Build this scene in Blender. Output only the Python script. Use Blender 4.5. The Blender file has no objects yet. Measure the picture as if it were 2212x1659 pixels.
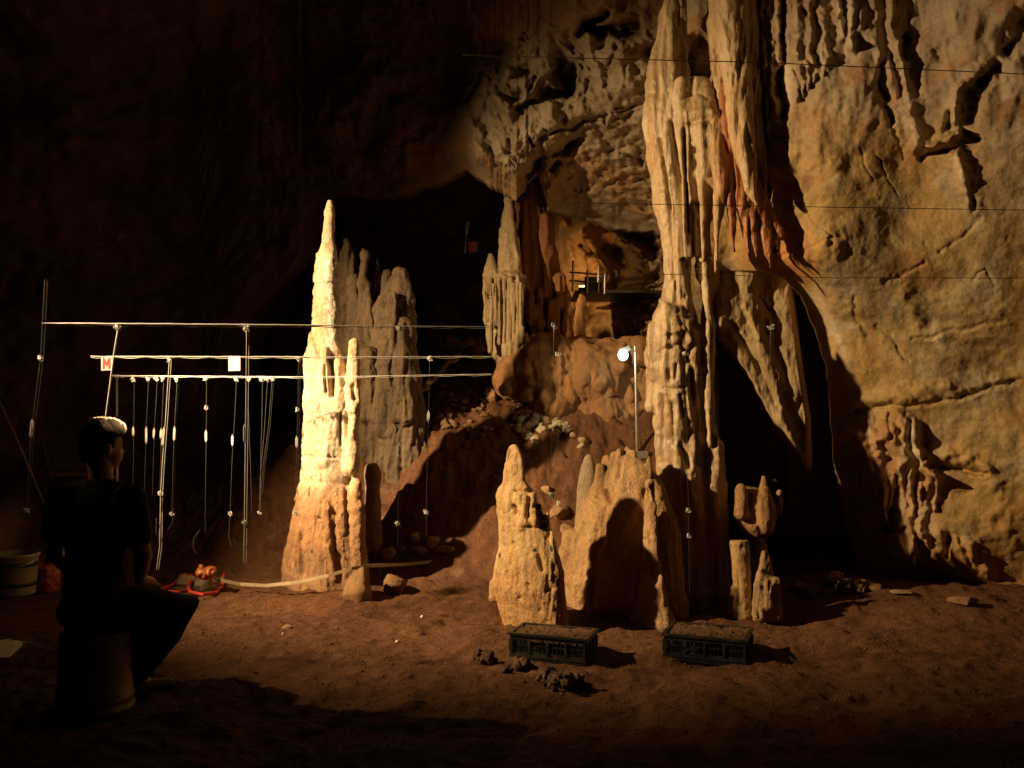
import bpy, math, random
import numpy as np
from math import radians, pi
from mathutils import Vector, Matrix

random.seed(7)
RNG = np.random.default_rng(11)
SC = bpy.context.scene
COL = SC.collection

# ------------------------------------------------------------------ camera, world, light
F, CZ, HX, HY = 1916.0, 1.4, 1106.0, 900.0        # a pixel (px, py) of a 2212 px wide picture at depth d -> a point


def P(px, py, d):
    return np.array(((px - HX) * d / F, d, CZ + (HY - py) * d / F))


cam_d = bpy.data.cameras.new("camera")
cam = bpy.data.objects.new("camera", cam_d)
COL.objects.link(cam)
cam.location = (0, 0, CZ)
cam.rotation_euler = (radians(90), 0, 0)
cam_d.sensor_width = 36
cam_d.lens = 36 * F / 2212
cam_d.shift_y = 70.5 / 2212
cam_d.clip_end = 200
SC.camera = cam

W = bpy.data.worlds.new("World")
SC.world = W
W.use_nodes = True
W.node_tree.nodes["Background"].inputs[0].default_value = (1.0, 0.60, 0.40, 1)
W.node_tree.nodes["Background"].inputs[1].default_value = 0.0009

LAMP = np.array((-4.9, 4.7, 3.5))
AIM = P(830, 880, 7.2)


def spot(name, loc, aim, energy, color, size, blend, radius):
    l = bpy.data.lights.new(name, 'SPOT')
    l.energy, l.color, l.spot_size, l.spot_blend, l.shadow_soft_size = energy, color, radians(size), blend, radius
    o = bpy.data.objects.new(name, l)
    COL.objects.link(o)
    o.location = loc
    o.rotation_euler = (Vector(aim) - Vector(loc)).to_track_quat('-Z', 'Y').to_euler()
    return o


spot("assumed_flood_light", LAMP, AIM, 3000, (1.0, 0.67, 0.34), 108, 1.0, 0.085)  # assumed lamp, unseen off to the left, placed from the cast shadows

spot("added_flood_core", LAMP, P(700, 945, 7.3), 2500, (1.0, 0.73, 0.45), 22, 1.0, 0.035)  # second spot added at the same lamp as its assumed hot centre

SC.view_settings.view_transform = 'Standard'
SC.view_settings.look = 'None'
SC.view_settings.exposure = 0.0
SC.view_settings.gamma = 1.0
SC.cycles.use_denoising = True
SC.cycles.max_bounces = 5
SC.cycles.diffuse_bounces = 3
SC.cycles.sample_clamp_indirect = 4
SC.cycles.caustics_reflective = False
SC.cycles.caustics_refractive = False

# ------------------------------------------------------------------ noise
_perm = RNG.permutation(256)
_perm = np.concatenate([_perm, _perm, _perm])
_g = RNG.normal(size=(256, 3))
_g /= np.linalg.norm(_g, axis=1, keepdims=True)


def pn(p):
    p = np.asarray(p, float)
    i = np.floor(p).astype(int)
    f = p - i
    i &= 255
    u = f * f * f * (f * (f * 6 - 15) + 10)
    r = 0
    for dx in (0, 1):
        for dy in (0, 1):
            for dz in (0, 1):
                h = _perm[_perm[_perm[i[:, 0] + dx] + i[:, 1] + dy] + i[:, 2] + dz]
                g = _g[h]
                v = g[:, 0] * (f[:, 0] - dx) + g[:, 1] * (f[:, 1] - dy) + g[:, 2] * (f[:, 2] - dz)
                w = (u[:, 0] if dx else 1 - u[:, 0]) * (u[:, 1] if dy else 1 - u[:, 1]) * (u[:, 2] if dz else 1 - u[:, 2])
                r = r + v * w
    return r * 1.6


def fbm(p, o=4, gain=0.5):
    r, a = 0, 1.0
    p = np.asarray(p, float)
    for k in range(o):
        r = r + a * pn(p + 17.3 * k)
        p = p * 2.03
        a *= gain
    return r


def ridged(p, o=4, gain=0.5):
    r, a = 0, 1.0
    p = np.asarray(p, float)
    for k in range(o):
        r = r + a * (1 - 2 * np.abs(pn(p + 9.1 * k)))
        p = p * 2.03
        a *= gain
    return r


def sm(a, b, x):
    t = np.clip((x - a) / (b - a), 0, 1)
    return t * t * (3 - 2 * t)


def mix(a, b, t):
    t = np.asarray(t)[:, None] if np.ndim(t) else t
    return np.asarray(a) * (1 - t) + np.asarray(b) * t


# ------------------------------------------------------------------ meshes
def link(name, me, mat=None, parent=None):
    o = bpy.data.objects.new(name, me)
    COL.objects.link(o)
    if mat:
        me.materials.clear()
        me.materials.append(mat)
    if parent:
        o.parent = parent
        o.matrix_parent_inverse = Matrix.Translation(-Vector(parent.location))
    return o


def tag(o, label, cat, group=None):
    o["label"], o["category"] = label, cat
    if group:
        o["group"] = group
    return o


def struct(o, kind="structure"):
    o["kind"] = kind
    return o


def thing(name, loc, label, cat, group=None):
    o = bpy.data.objects.new(name, None)
    COL.objects.link(o)
    o.location = loc
    o.empty_display_size = 0.1
    return tag(o, label, cat, group)


def mesh(V, Fc, name="m", smooth=True):
    me = bpy.data.meshes.new(name)
    V = np.asarray(V, np.float32)
    if isinstance(Fc, np.ndarray):
        n, k = Fc.shape
        me.vertices.add(len(V))
        me.vertices.foreach_set("co", V.ravel())
        me.loops.add(n * k)
        me.loops.foreach_set("vertex_index", Fc.astype(np.int32).ravel())
        me.polygons.add(n)
        me.polygons.foreach_set("loop_start", np.arange(0, n * k, k, dtype=np.int32))
        me.update(calc_edges=True)
    else:
        me.from_pydata(V.tolist(), [], Fc)
        me.update()
    me.validate()
    me.polygons.foreach_set("use_smooth", np.full(len(me.polygons), smooth))
    return me


def setcol(me, C):
    a = me.color_attributes.new("Col", 'FLOAT_COLOR', 'POINT')
    C = np.clip(np.asarray(C, np.float32), 0, 1)
    if C.ndim == 1:
        C = np.tile(C, (len(me.vertices), 1))
    a.data.foreach_set("color", np.concatenate([C, np.ones((len(C), 1), np.float32)], 1).ravel())


def gridfaces(nr, nc, wrap=False):
    r = np.arange(nr - 1)[:, None]
    c = np.arange(nc if wrap else nc - 1)[None, :]
    c2 = (c + 1) % nc
    return np.stack([r * nc + c, r * nc + c2, (r + 1) * nc + c2, (r + 1) * nc + c], -1).reshape(-1, 4)


class MB:
    """collects closed pieces of one mesh"""
    def __init__(s):
        s.v, s.f, s.n = [], [], 0

    def add(s, V, Fs):
        s.v.append(np.asarray(V, float))
        s.f += [tuple(int(i) + s.n for i in f) for f in Fs]
        s.n += len(V)

    def ring(s, rings, cap=True):
        n = len(rings[0])
        V = np.concatenate(rings)
        Fs = gridfaces(len(rings), n, True).tolist()
        if cap:
            Fs.append(list(range(n))[::-1])
            Fs.append([(len(rings) - 1) * n + i for i in range(n)])
        s.add(V, Fs)

    def rows(s, rows, d, ratio=0.9, n=28, dd=0.0):
        """round-ish body from outline rows (py, xl, xr[, depth shift]) at depth d; closed"""
        R = []
        a = np.linspace(0, 2 * pi, n, endpoint=False)
        for row in rows:
            y, xl, xr = row[:3]
            de = d + dd + (row[3] if len(row) > 3 else 0)
            c = P((xl + xr) / 2, y, de)
            rx = max((xr - xl) / 2 * de / F, 0.002)
            R.append(np.stack([c[0] + rx * np.cos(a), c[1] + rx * ratio * np.sin(a), np.full(n, c[2])], 1))
        s.ring(R)

    def tube(s, pts, rad, n=12, caps=True):
        """polyline tube with rounded ends"""
        pts = [np.asarray(p, float) for p in pts]
        if np.ndim(rad) == 0:
            rad = [rad] * len(pts)
        R = []
        a = np.linspace(0, 2 * pi, n, endpoint=False)
        up = None
        L = []
        for i, p in enumerate(pts):
            t = pts[min(i + 1, len(pts) - 1)] - pts[max(i - 1, 0)]
            t = t / (np.linalg.norm(t) + 1e-9)
            if up is None:
                up = np.cross(t, (0.3, 0.9, 0.2) if abs(t[1]) < 0.8 else (0, 0, 1))
            up = up - t * np.dot(up, t)
            up /= np.linalg.norm(up) + 1e-9
            L.append((p, t, up.copy(), np.cross(t, up), rad[i]))
        if caps:
            p, t, u, w, r = L[0]
            for ang in (75, 45, 20):
                c, q = math.cos(radians(ang)), math.sin(radians(ang))
                R.append(p - t * r * q + (np.outer(np.cos(a), u) + np.outer(np.sin(a), w)) * r * c)
        for p, t, u, w, r in L:
            R.append(p + (np.outer(np.cos(a), u) + np.outer(np.sin(a), w)) * r)
        if caps:
            p, t, u, w, r = L[-1]
            for ang in (20, 45, 75):
                c, q = math.cos(radians(ang)), math.sin(radians(ang))
                R.append(p + t * r * q + (np.outer(np.cos(a), u) + np.outer(np.sin(a), w)) * r * c)
        s.ring(R)

    def ball(s, c, r, n=16, m=10, rot=None):
        r = np.ones(3) * r
        a = np.linspace(0, 2 * pi, n, endpoint=False)
        R = []
        for k in range(m):
            th = pi * (k + 0.5) / m
            q = np.stack([np.cos(a) * math.sin(th), np.sin(a) * math.sin(th), np.full(n, -math.cos(th))], 1) * r
            if rot is not None:
                q = q @ np.array(rot.to_3x3()).T
            R.append(q + np.asarray(c, float))
        s.ring(R)

    def box(s, c, size, rot=None):
        h = np.asarray(size, float) / 2
        q = np.array([(x, y, z) for z in (-1, 1) for y in (-1, 1) for x in (-1, 1)]) * h
        if rot is not None:
            q = q @ np.array(rot.to_3x3()).T
        s.add(q + np.asarray(c, float), [(0, 2, 3, 1), (4, 5, 7, 6), (0, 1, 5, 4), (2, 6, 7, 3), (0, 4, 6, 2), (1, 3, 7, 5)])

    def mesh(s, name="m", smooth=True):
        return mesh(np.concatenate(s.v), s.f, name, smooth)

    def build(s, name, mat, parent=None, smooth=True):
        return link(name, s.mesh(name, smooth), mat, parent)

    def fused(s, voxel=0.012, smooth=4):
        """the pieces melted into one skin"""
        o = link("tmp", s.mesh("tmp"))
        m = o.modifiers.new("r", 'REMESH')
        m.mode, m.voxel_size = 'VOXEL', voxel
        if smooth:
            k = o.modifiers.new("s", 'SMOOTH')
            k.factor, k.iterations = 0.5, smooth
        dg = bpy.context.evaluated_depsgraph_get()
        me = bpy.data.meshes.new_from_object(o.evaluated_get(dg))
        old = o.data
        bpy.data.objects.remove(o)
        bpy.data.meshes.remove(old)
        me.polygons.foreach_set("use_smooth", np.full(len(me.polygons), True))
        return me


def vn(me):
    V = np.empty(len(me.vertices) * 3, np.float32)
    me.vertices.foreach_get("co", V)
    N = np.empty(len(me.vertices) * 3, np.float32)
    me.vertex_normals.foreach_get("vector", N)
    return V.reshape(-1, 3).astype(float), N.reshape(-1, 3).astype(float)


def setco(me, V):
    me.vertices.foreach_set("co", np.asarray(V, np.float32).ravel())
    me.update()


def pix(V):
    return HX + V[:, 0] * F / V[:, 1], HY - (V[:, 2] - CZ) * F / V[:, 1]


def strokes(X, Y, L):
    """relief from strokes: (polyline, start width, end width, height)"""
    R = np.zeros(X.shape)
    for pts, w0, w1, amp in L:
        pts = np.asarray(pts, float)
        wm = 3 * max(w0, w1)
        x0, y0 = pts.min(0) - wm
        x1, y1 = pts.max(0) + wm
        m = (X > x0) & (X < x1) & (Y > y0) & (Y < y1)
        if not m.any():
            continue
        x, y = X[m], Y[m]
        seg = np.linalg.norm(np.diff(pts, axis=0), axis=1)
        tot, acc = seg.sum(), 0
        best = np.full(x.shape, 1e9)
        tt = np.zeros(x.shape)
        for k in range(len(pts) - 1):
            a, b = pts[k], pts[k + 1]
            d = b - a
            t = np.clip(((x - a[0]) * d[0] + (y - a[1]) * d[1]) / (d @ d + 1e-9), 0, 1)
            q = np.hypot(x - a[0] - t * d[0], y - a[1] - t * d[1])
            u = q < best
            best = np.where(u, q, best)
            tt = np.where(u, (acc + t * seg[k]) / tot, tt)
            acc += seg[k]
        w = w0 + (w1 - w0) * tt
        R[m] += amp * np.exp(-(best / w) ** 2)
    return R


def interp2(X, Y, xs, ys, T):
    """smooth table lookup"""
    T = np.asarray(T, float)

    def w(v, g):
        g = np.asarray(g, float)
        i = np.clip(np.searchsorted(g, v) - 1, 0, len(g) - 2)
        return i, np.clip((v - g[i]) / (g[i + 1] - g[i]), 0, 1)
    i, u = w(X, xs)
    j, v = w(Y, ys)
    return (T[j, i] * (1 - u) + T[j, i + 1] * u) * (1 - v) + (T[j + 1, i] * (1 - u) + T[j + 1, i + 1] * u) * v


def blur(D, k):
    ker = np.hanning(2 * k + 3)[1:-1]
    ker /= ker.sum()
    for ax in (0, 1):
        pad = [(0, 0), (0, 0)]
        pad[ax] = (k, k)
        Q = np.pad(D, pad, mode='edge')
        D = np.apply_along_axis(lambda r: np.convolve(r, ker, 'valid'), ax, Q)
    return D


def pts_of(X, Y, D):
    return np.stack([(X - HX) * D / F, D, CZ + (HY - Y) * D / F], -1)


# ------------------------------------------------------------------ materials
def rock_mat(name, rough=0.75, bump=0.5, scale=22.0, spec=0.3, vary=0.35, stretch=1.0, speck=0.0, wet=0.0):
    m = bpy.data.materials.new(name)
    m.use_nodes = True
    nt = m.node_tree
    N, Lk = nt.nodes, nt.links
    b = N["Principled BSDF"]
    b.inputs["Specular IOR Level"].default_value = spec
    at = N.new("ShaderNodeAttribute")
    at.attribute_name = "Col"
    tc = N.new("ShaderNodeTexCoord")
    mp = N.new("ShaderNodeMapping")
    mp.inputs["Scale"].default_value = (1, 1, stretch)
    Lk.new(tc.outputs["Object"], mp.inputs[0])

    def noise(sc, det=5, ro=0.6):
        n = N.new("ShaderNodeTexNoise")
        n.inputs["Scale"].default_value, n.inputs["Detail"].default_value, n.inputs["Roughness"].default_value = sc, det, ro
        Lk.new(mp.outputs[0], n.inputs["Vector"])
        return n.outputs["Fac"]

    def mrange(x, a, bb, c, d):
        n = N.new("ShaderNodeMapRange")
        n.inputs[1].default_value, n.inputs[2].default_value, n.inputs[3].default_value, n.inputs[4].default_value = a, bb, c, d
        Lk.new(x, n.inputs[0])
        return n.outputs[0]

    def mul(a, bb):
        n = N.new("ShaderNodeMath")
        n.operation = 'MULTIPLY'
        Lk.new(a, n.inputs[0])
        Lk.new(bb, n.inputs[1])
        return n.outputs[0]
    n1, n2 = noise(scale * 0.35), noise(scale * 2.2, 6, 0.65)
    k = mul(mrange(n1, 0.25, 0.75, 1 - vary, 1 + vary), mrange(n2, 0.25, 0.75, 1 - vary, 1 + vary))
    if speck:
        k = mul(k, mrange(noise(scale * 1.1, 3, 0.5), 0.30, 0.42, 1 - speck, 1))
    mx = N.new("ShaderNodeMix")
    mx.data_type, mx.blend_type = 'RGBA', 'MULTIPLY'
    mx.inputs[0].default_value = 1
    Lk.new(at.outputs["Color"], mx.inputs[6])
    Lk.new(k, mx.inputs[7])
    Lk.new(mx.outputs[2], b.inputs["Base Color"])
    Lk.new(mrange(n1, 0.3, 0.7, rough - 0.12 - wet, rough + 0.1), b.inputs["Roughness"])
    bp = N.new("ShaderNodeBump")
    bp.inputs["Strength"].default_value = bump
    bp.inputs["Distance"].default_value = 0.02
    ad = N.new("ShaderNodeMath")
    ad.operation = 'ADD'
    Lk.new(noise(scale, 8, 0.65), ad.inputs[0])
    Lk.new(mrange(noise(scale * 4, 4, 0.6), 0, 1, 0, 0.4), ad.inputs[1])
    Lk.new(ad.outputs[0], bp.inputs["Height"])
    Lk.new(bp.outputs[0], b.inputs["Normal"])
    return m


def flat_mat(name, col, rough=0.6, spec=0.4, metal=0.0, emit=None, es=0.0, vary=0.18, scale=18.0, bump=0.15):
    m = bpy.data.materials.new(name)
    m.use_nodes = True
    N, Lk = m.node_tree.nodes, m.node_tree.links
    b = N["Principled BSDF"]
    b.inputs["Roughness"].default_value = rough
    b.inputs["Specular IOR Level"].default_value = spec
    b.inputs["Metallic"].default_value = metal
    if emit:
        b.inputs["Emission Color"].default_value = (*emit, 1)
        b.inputs["Emission Strength"].default_value = es
    tc = N.new("ShaderNodeTexCoord")
    n = N.new("ShaderNodeTexNoise")
    n.inputs["Scale"].default_value, n.inputs["Detail"].default_value = scale, 5
    Lk.new(tc.outputs["Object"], n.inputs["Vector"])
    r = N.new("ShaderNodeValToRGB")
    c = np.array(col)
    r.color_ramp.elements[0].position, r.color_ramp.elements[1].position = 0.3, 0.7
    r.color_ramp.elements[0].color = (*np.clip(c * (1 - vary), 0, 1), 1)
    r.color_ramp.elements[1].color = (*np.clip(c * (1 + vary), 0, 1), 1)
    Lk.new(n.outputs["Fac"], r.inputs[0])
    Lk.new(r.outputs[0], b.inputs["Base Color"])
    if bump:
        bp = N.new("ShaderNodeBump")
        bp.inputs["Strength"].default_value, bp.inputs["Distance"].default_value = bump, 0.01
        Lk.new(n.outputs["Fac"], bp.inputs["Height"])
        Lk.new(bp.outputs[0], b.inputs["Normal"])
    return m


M_wall = rock_mat("limestone_wall", 0.72, 0.42, 18, 0.3, 0.24)
M_ceil = rock_mat("limestone_ceiling", 0.8, 0.6, 14, 0.25, 0.25)
M_clay = rock_mat("red_clay", 0.9, 1.0, 34, 0.2, 0.3, speck=0.25)
M_stal = rock_mat("calcite", 0.6, 0.9, 26, 0.35, 0.28, stretch=0.6, speck=0.25)
M_wet = rock_mat("wet_calcite", 0.42, 0.6, 18, 0.5, 0.26, stretch=0.3, wet=0.12)
M_rock = rock_mat("rough_stone", 0.85, 0.9, 34, 0.3, 0.25)
M_dark = rock_mat("cave_dirt", 0.9, 0.8, 20, 0.2, 0.3)

# ------------------------------------------------------------------ the ground
NZ = lambda V, f, o=4: fbm(V * f, o)


def ground_z(x, y):
    p = np.stack([x, y, np.zeros_like(x)], 1)
    w1 = 0.35 * pn(p * 0.7)
    ramp = sm(7.55, 9.0, y + w1 * .6)
    back = np.clip(y - 9.8, 0, 4) * 0.28
    h = 1.45 * ramp + .36 * sm(8.9, 9.8, y) + back
    h *= 1 - .2 * sm(-.6, -1.2, x)
    h *= 1 - sm(1.4, 2.5, x) * 0.9
    h *= 1 - 0.45 * sm(-1.9, -3.4, x)
    h += 0.12 * sm(1.3, 3.0, x) * sm(5.2, 6.8, y)
    rough = sm(7.6, 8.6, y)
    z = h + 0.045 * pn(p * 0.9 + 3) + 0.030 * fbm(p * 2.6, 3) + (0.012 + 0.05 * rough) * fbm(p * 7, 4)
    z += 0.010 * np.clip(ridged(p * 4.2, 2) - 0.5, 0, 1)
    z += 0.013 * np.clip(fbm(p * 14, 3) - 0.15, 0, 1) + 0.02 * np.clip(fbm(p * 6.5 + 90, 3) - 0.45, 0, 1)
    z -= 0.030 * np.clip(pn(p * 5.5 + 40) - 0.35, 0, 1)
    return z


def gz(x, y):
    return float(ground_z(np.array([x], float), np.array([y], float))[0])


def G(px, py, d):
    """point seen at px, py, about depth d, dropped on the ground"""
    q = P(px, py, d)
    q[2] = gz(q[0], q[1])
    return q


xs = np.concatenate([np.arange(-9, -3.2, 0.12), np.arange(-3.2, 4.4, 0.014), np.arange(4.4, 8, 0.12)])
ys = np.concatenate([np.arange(-3, 3.2, 0.15), np.arange(3.2, 6.6, 0.011), np.arange(6.6, 10.4, 0.018), np.arange(10.4, 15, 0.15)])
XX, YY = np.meshgrid(xs, ys)
Z = ground_z(XX.ravel(), YY.ravel())
V = np.stack([XX.ravel(), YY.ravel(), Z], 1)
me = mesh(V, gridfaces(len(ys), len(xs)), "ground")
n1 = fbm(V * np.array([1.3, 1.3, 0]), 4)
n2 = fbm(V * np.array([9, 9, 9]), 3)
C = mix((0.172, 0.080, 0.037), (0.118, 0.052, 0.024), np.clip(0.5 + 0.7 * n1, 0, 1))
C = mix(C, np.array((0.23, 0.14, 0.08)), 0.6 * np.clip(n2 - 0.3, 0, 1))
setcol(me, C)
struct(link("ground", me, M_clay))

# ------------------------------------------------------------------ right wall, one sheet of real relief
xs = np.arange(1446, 2680, 2.4)
ys = np.arange(-260, 1352, 2.4)
X, Y = np.meshgrid(xs, ys)
D = interp2(X, Y, [1400, 1540, 1580, 1680, 1790, 1950, 2212, 2700], [-260, 0, 250, 560, 700, 800, 1000, 1250, 1350], [
    [6.3, 6.2, 6.1, 6.0, 5.8, 5.4, 4.9, 4.0],
    [7.1, 6.85, 6.6, 6.3, 6.08, 5.85, 5.4, 4.5],
    [7.3, 6.95, 6.72, 6.40, 6.22, 6.12, 5.7, 4.8],
    [7.3, 7.3, 7.3, 6.66, 6.42, 6.36, 6.05, 5.1],
    [7.3, 7.3, 8.0, 7.6, 6.85, 6.62, 6.25, 5.3],
    [7.3, 7.3, 8.6, 8.4, 7.0, 6.7, 6.35, 5.4],
    [6.95, 6.95, 8.8, 8.8, 7.5, 6.85, 6.5, 5.6],
    [6.95, 6.95, 8.8, 8.8, 7.9, 7.05, 6.8, 5.8],
    [6.95, 6.95, 8.8, 8.8, 7.9, 7.05, 6.8, 5.8]])
D = blur(D, 16)
ed = np.interp(Y[:, 0], [560, 600, 640, 720, 800, 1000, 1250, 1360], [1560, 1690, 1730, 1762, 1786, 1800, 1850, 1872])
ed = ed + 4 * pn(np.stack([Y[:, 0] * .04, 0 * ed, 0 * ed], 1))
gap = (X < ed[:, None]) & (X > 1556) & (Y > 585)
D = np.where(gap, np.maximum(D, 8.5), D)
RL = []
for x0, x1, y1, a in [(1574, 1580, 210, .09), (1592, 1600, 320, .12), (1610, 1630, 420, .13), (1628, 1640, 250, .08), (1645, 1660, 330, .12),
                      (1662, 1672, 250, .10), (1678, 1684, 140, .08), (1700, 1702, 130, .06), (1724, 1722, 120, .05), (1748, 1750, 110, .06), (1775, 1778, 150, .05)]:
    RL.append(([(x0 - 4, -160), (x0, 0), ((x0 + x1) / 2, y1 * .5), (x1, y1)], 9, 5, a))
RL += [([(1511, 112), (1511, 166)], 18, 19, -1.6), ([(1697, -100), (1692, 60), (1690, 150), (1692, 255)], 5, 8, -.34), ([(1633, 262), (1645, 320), (1662, 415)], 7, 7, -.3),
       ([(1586, -40), (1588, 70)], 4, 5, -.12), ([(1620, -40), (1618, 60)], 3, 4, -.1), ([(1640, -60), (1638, 40)], 3, 4, -.1),
       ([(1725, -80), (1730, 60), (1742, 130)], 38, 26, .16), ([(1780, -60), (1786, 90), (1784, 140)], 10, 8, .06),
       ([(1708, 148), (1722, 185), (1718, 218)], 4, 3, .07), ([(1724, 142), (1737, 178), (1732, 205)], 4, 3, .07),
       ([(1741, 134), (1751, 168), (1746, 192)], 4, 3, .08), ([(1756, 120), (1767, 158), (1758, 178)], 4, 3, .08),
       ([(1715, 165), (1728, 205)], 3, 3, -.08), ([(1731, 155), (1742, 195)], 3, 3, -.08), ([(1748, 148), (1756, 175)], 3, 3, -.08),
       ([(1780, 60), (1790, 110), (1776, 165)], 3, 3, .05),
       ([(1805, -60), (1811, 40), (1819, 78)], 10, 6, .16), ([(1834, -60), (1838, 60), (1836, 100)], 13, 9, .2), ([(1821, -60), (1826, 70), (1820, 90)], 5, 6, -.12),
       ([(1858, -60), (1862, 60)], 8, 10, .08), ([(1888, -60), (1890, 60), (1900, 120)], 12, 10, .08), ([(1925, -40), (1932, 60), (1960, 190), (1985, 315)], 10, 12, .12),
       ([(1909, 138), (1899, 182)], 5, 7, -.2), ([(1902, 195), (1916, 215)], 8, 8, -.2), ([(1916, 232), (1926, 262)], 5, 6, -.2), ([(1926, 118), (1944, 205)], 4, 5, -.2),
       ([(1954, 80), (1957, 128)], 6, 5, -.22), ([(1941, 135), (1950, 205)], 4, 4, -.15), ([(1905, 160), (1895, 225)], 16, 16, -.05),
       ([(2150, 150), (2100, 195), (2088, 262)], 15, 15, -.33), ([(2128, 135), (2070, 195), (2062, 262)], 8, 8, .16), ([(2215, 45), (2178, 110)], 22, 14, -.45),
       ([(2066, 215), (2076, 240)], 6, 6, -.2), ([(2022, 110), (2030, 130)], 7, 7, -.15), ([(2054, 245), (2050, 280)], 7, 8, -.25), ([(2084, 288), (2110, 300)], 8, 6, -.16),
       ([(1975, 325), (2010, 315), (2072, 290)], 9, 7, .22), ([(1990, 338), (2060, 318)], 5, 5, -.2), ([(2060, 330), (2092, 420), (2104, 452)], 14, 12, .14),
       ([(2100, 425), (2106, 455)], 7, 6, -.22), ([(2080, 350), (2100, 400)], 30, 22, .05),
       ([(1739, 442), (1769, 487), (1799, 507)], 3, 2, -.05), ([(1994, 567), (1940, 600), (1909, 607)], 3.5, 4, -.06), ([(2121, 472), (2034, 545)], 4, 3, -.06),
       ([(1844, 642), (1852, 690), (1875, 722)], 4, 5, -.05), ([(1894, 702), (1959, 775)], 3, 3, -.05), ([(1971, 732), (2079, 712), (2171, 690)], 4, 5, -.07),
       ([(1665, 555), (1740, 545), (1780, 520), (1815, 515)], 4, 5, -.06), ([(1740, 545), (1800, 520)], 30, 30, .07), ([(1956, 640), (1985, 690)], 22, 16, .06),
       ([(1920, 250), (1942, 300), (1952, 345)], 3, 3, -.06), ([(1860, 320), (1885, 390)], 3, 2, -.04), ([(1890, 330), (1935, 420)], 3, 2, -.04), ([(2020, 330), (2032, 370)], 3, 2, -.04),
       ([(2100, 600), (2130, 585), (2150, 620)], 3, 3, -.05), ([(1690, 345), (1760, 350), (1745, 400), (1720, 430)], 16, 8, -.05), ([(1680, 370), (1725, 330), (1790, 345)], 22, 26, .07),
       ([(1850, 888), (1920, 876), (1975, 870), (2060, 862), (2110, 845), (2212, 822)], 5, 5, -.13), ([(1850, 868), (2060, 845), (2300, 800)], 16, 20, .07),
       ([(1862, 955), (1892, 962)], 36, 30, .26), ([(1925, 930), (1950, 990)], 28, 30, .2), ([(1945, 880), (1950, 935)], 10, 12, .08), ([(1925, 895), (1922, 950)], 5, 6, -.12),
       ([(1968, 920), (1978, 960), (1997, 1015), (2030, 1030)], 12, 10, .16), ([(1962, 910), (1965, 965)], 5, 5, -.14),
       ([(1880, 990), (1890, 1060), (1880, 1100)], 8, 5, .1), ([(1898, 990), (1908, 1070), (1916, 1130)], 7, 4, .12), ([(1932, 1020), (1925, 1100)], 4, 3, .12),
       ([(1945, 1010), (1955, 1110)], 5, 3, .1), ([(1968, 1020), (1966, 1120), (1972, 1220)], 6, 5, .12), ([(1985, 1030), (1990, 1090)], 5, 4, .1), ([(2010, 1030), (1985, 1130), (2000, 1180)], 16, 9, .14),
       ([(2030, 1030), (2022, 1100)], 6, 6, .1), ([(1937, 1060), (1930, 1120), (1920, 1140)], 9, 8, -.34), ([(1872, 1060), (1880, 1130)], 6, 6, -.12), ([(1893, 1080), (1898, 1150)], 3, 3, -.1),
       ([(1977, 1050), (1980, 1110)], 4, 4, -.14), ([(1998, 1060), (1990, 1100)], 4, 4, -.12), ([(1860, 1020), (1866, 1050)], 4, 3, -.1), ([(1915, 1010), (1917, 1050)], 3, 3, -.08),
       ([(1895, 1152), (1925, 1143), (1965, 1142)], 4, 4, -.14), ([(1965, 1170), (1985, 1240), (1998, 1258)], 6, 5, -.1), ([(1972, 1150), (1978, 1230), (1996, 1262)], 7, 7, .1),
       ([(2016, 1006), (2060, 1008), (2128, 1026)], 5, 4, -.22), ([(2016, 990), (2075, 985), (2130, 1010)], 14, 12, .09), ([(2047, 1160), (2045, 1200)], 7, 6, -.2), ([(2040, 1150), (2100, 1160), (2110, 1200)], 5, 5, -.06),
       ([(2068, 1165), (2110, 1235)], 4, 4, -.09), ([(2080, 1180), (2130, 1230)], 14, 18, .12), ([(2150, 1050), (2180, 1140)], 30, 40, .08)]
wq = np.stack([X.ravel(), Y.ravel(), 0 * X.ravel()], 1)
Xw = X + (7 * fbm(wq * .02, 3) + 3 * pn(wq * .09)).reshape(X.shape)
Yw = Y + (7 * fbm(wq * .02 + 40, 3) + 3 * pn(wq * .09 + 9)).reshape(X.shape)
rl = strokes(Xw, Yw, [(p, a * 1.15, b * 1.15, h * (1 if abs(h) > 1 else .45 if abs(h) >= .3 else (.30 if abs(h) < .09 else .42) if h < 0 else .7)) for p, a, b, h in RL])
rl *= (0.8 + 0.5 * fbm(wq * .03 + 70, 2)).reshape(X.shape)
Q = pts_of(X, Y, D - rl)
q = Q.reshape(-1, 3)
# folded draperies above, beds and dents below
up = sm(430, 120, Y).ravel()
low = sm(820, 980, Y).ravel() * sm(1830, 1870, X).ravel() * sm(2080, 1990, X).ravel()
warp = np.stack([pn(q * 0.9), pn(q * 0.9 + 5), pn(q * 0.9 + 11)], 1)
fl = fbm((q + 0.12 * warp) * np.array([6.0, 6.0, 0.9]), 3)
bed = ridged((q + 0.2 * warp) @ np.array([[0.6, 0, 0.5], [0, .8, 0], [-0.4, 0, 2.2]]), 4)
n = 0.12 * fbm(q * 0.8, 2) + 0.028 * fbm(q * 2.0 + warp * .6, 3) + 0.015 * bed + 0.009 * fbm(q * 9 + warp, 4) + (0.032 * up + 0.04 * low) * fl
pit = np.clip(fbm(q * np.array([7, 7, 5]) + 30, 3) - 0.95, 0, 1)
n -= 0.05 * pit
keep = 1 - sm(1560, 1470, X).ravel() * 0.6
D2 = D - rl - (n * keep).reshape(D.shape)
edge = sm(1475, 1447, X)
D2 = D2 + edge ** 2 * 2.6  # unseen fin folded back behind the column, added to block light
q = pts_of(X, Y, D2).reshape(-1, 3)
xf, yf = X.ravel(), Y.ravel()
c1 = fbm(q * 1.1, 4)
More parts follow.
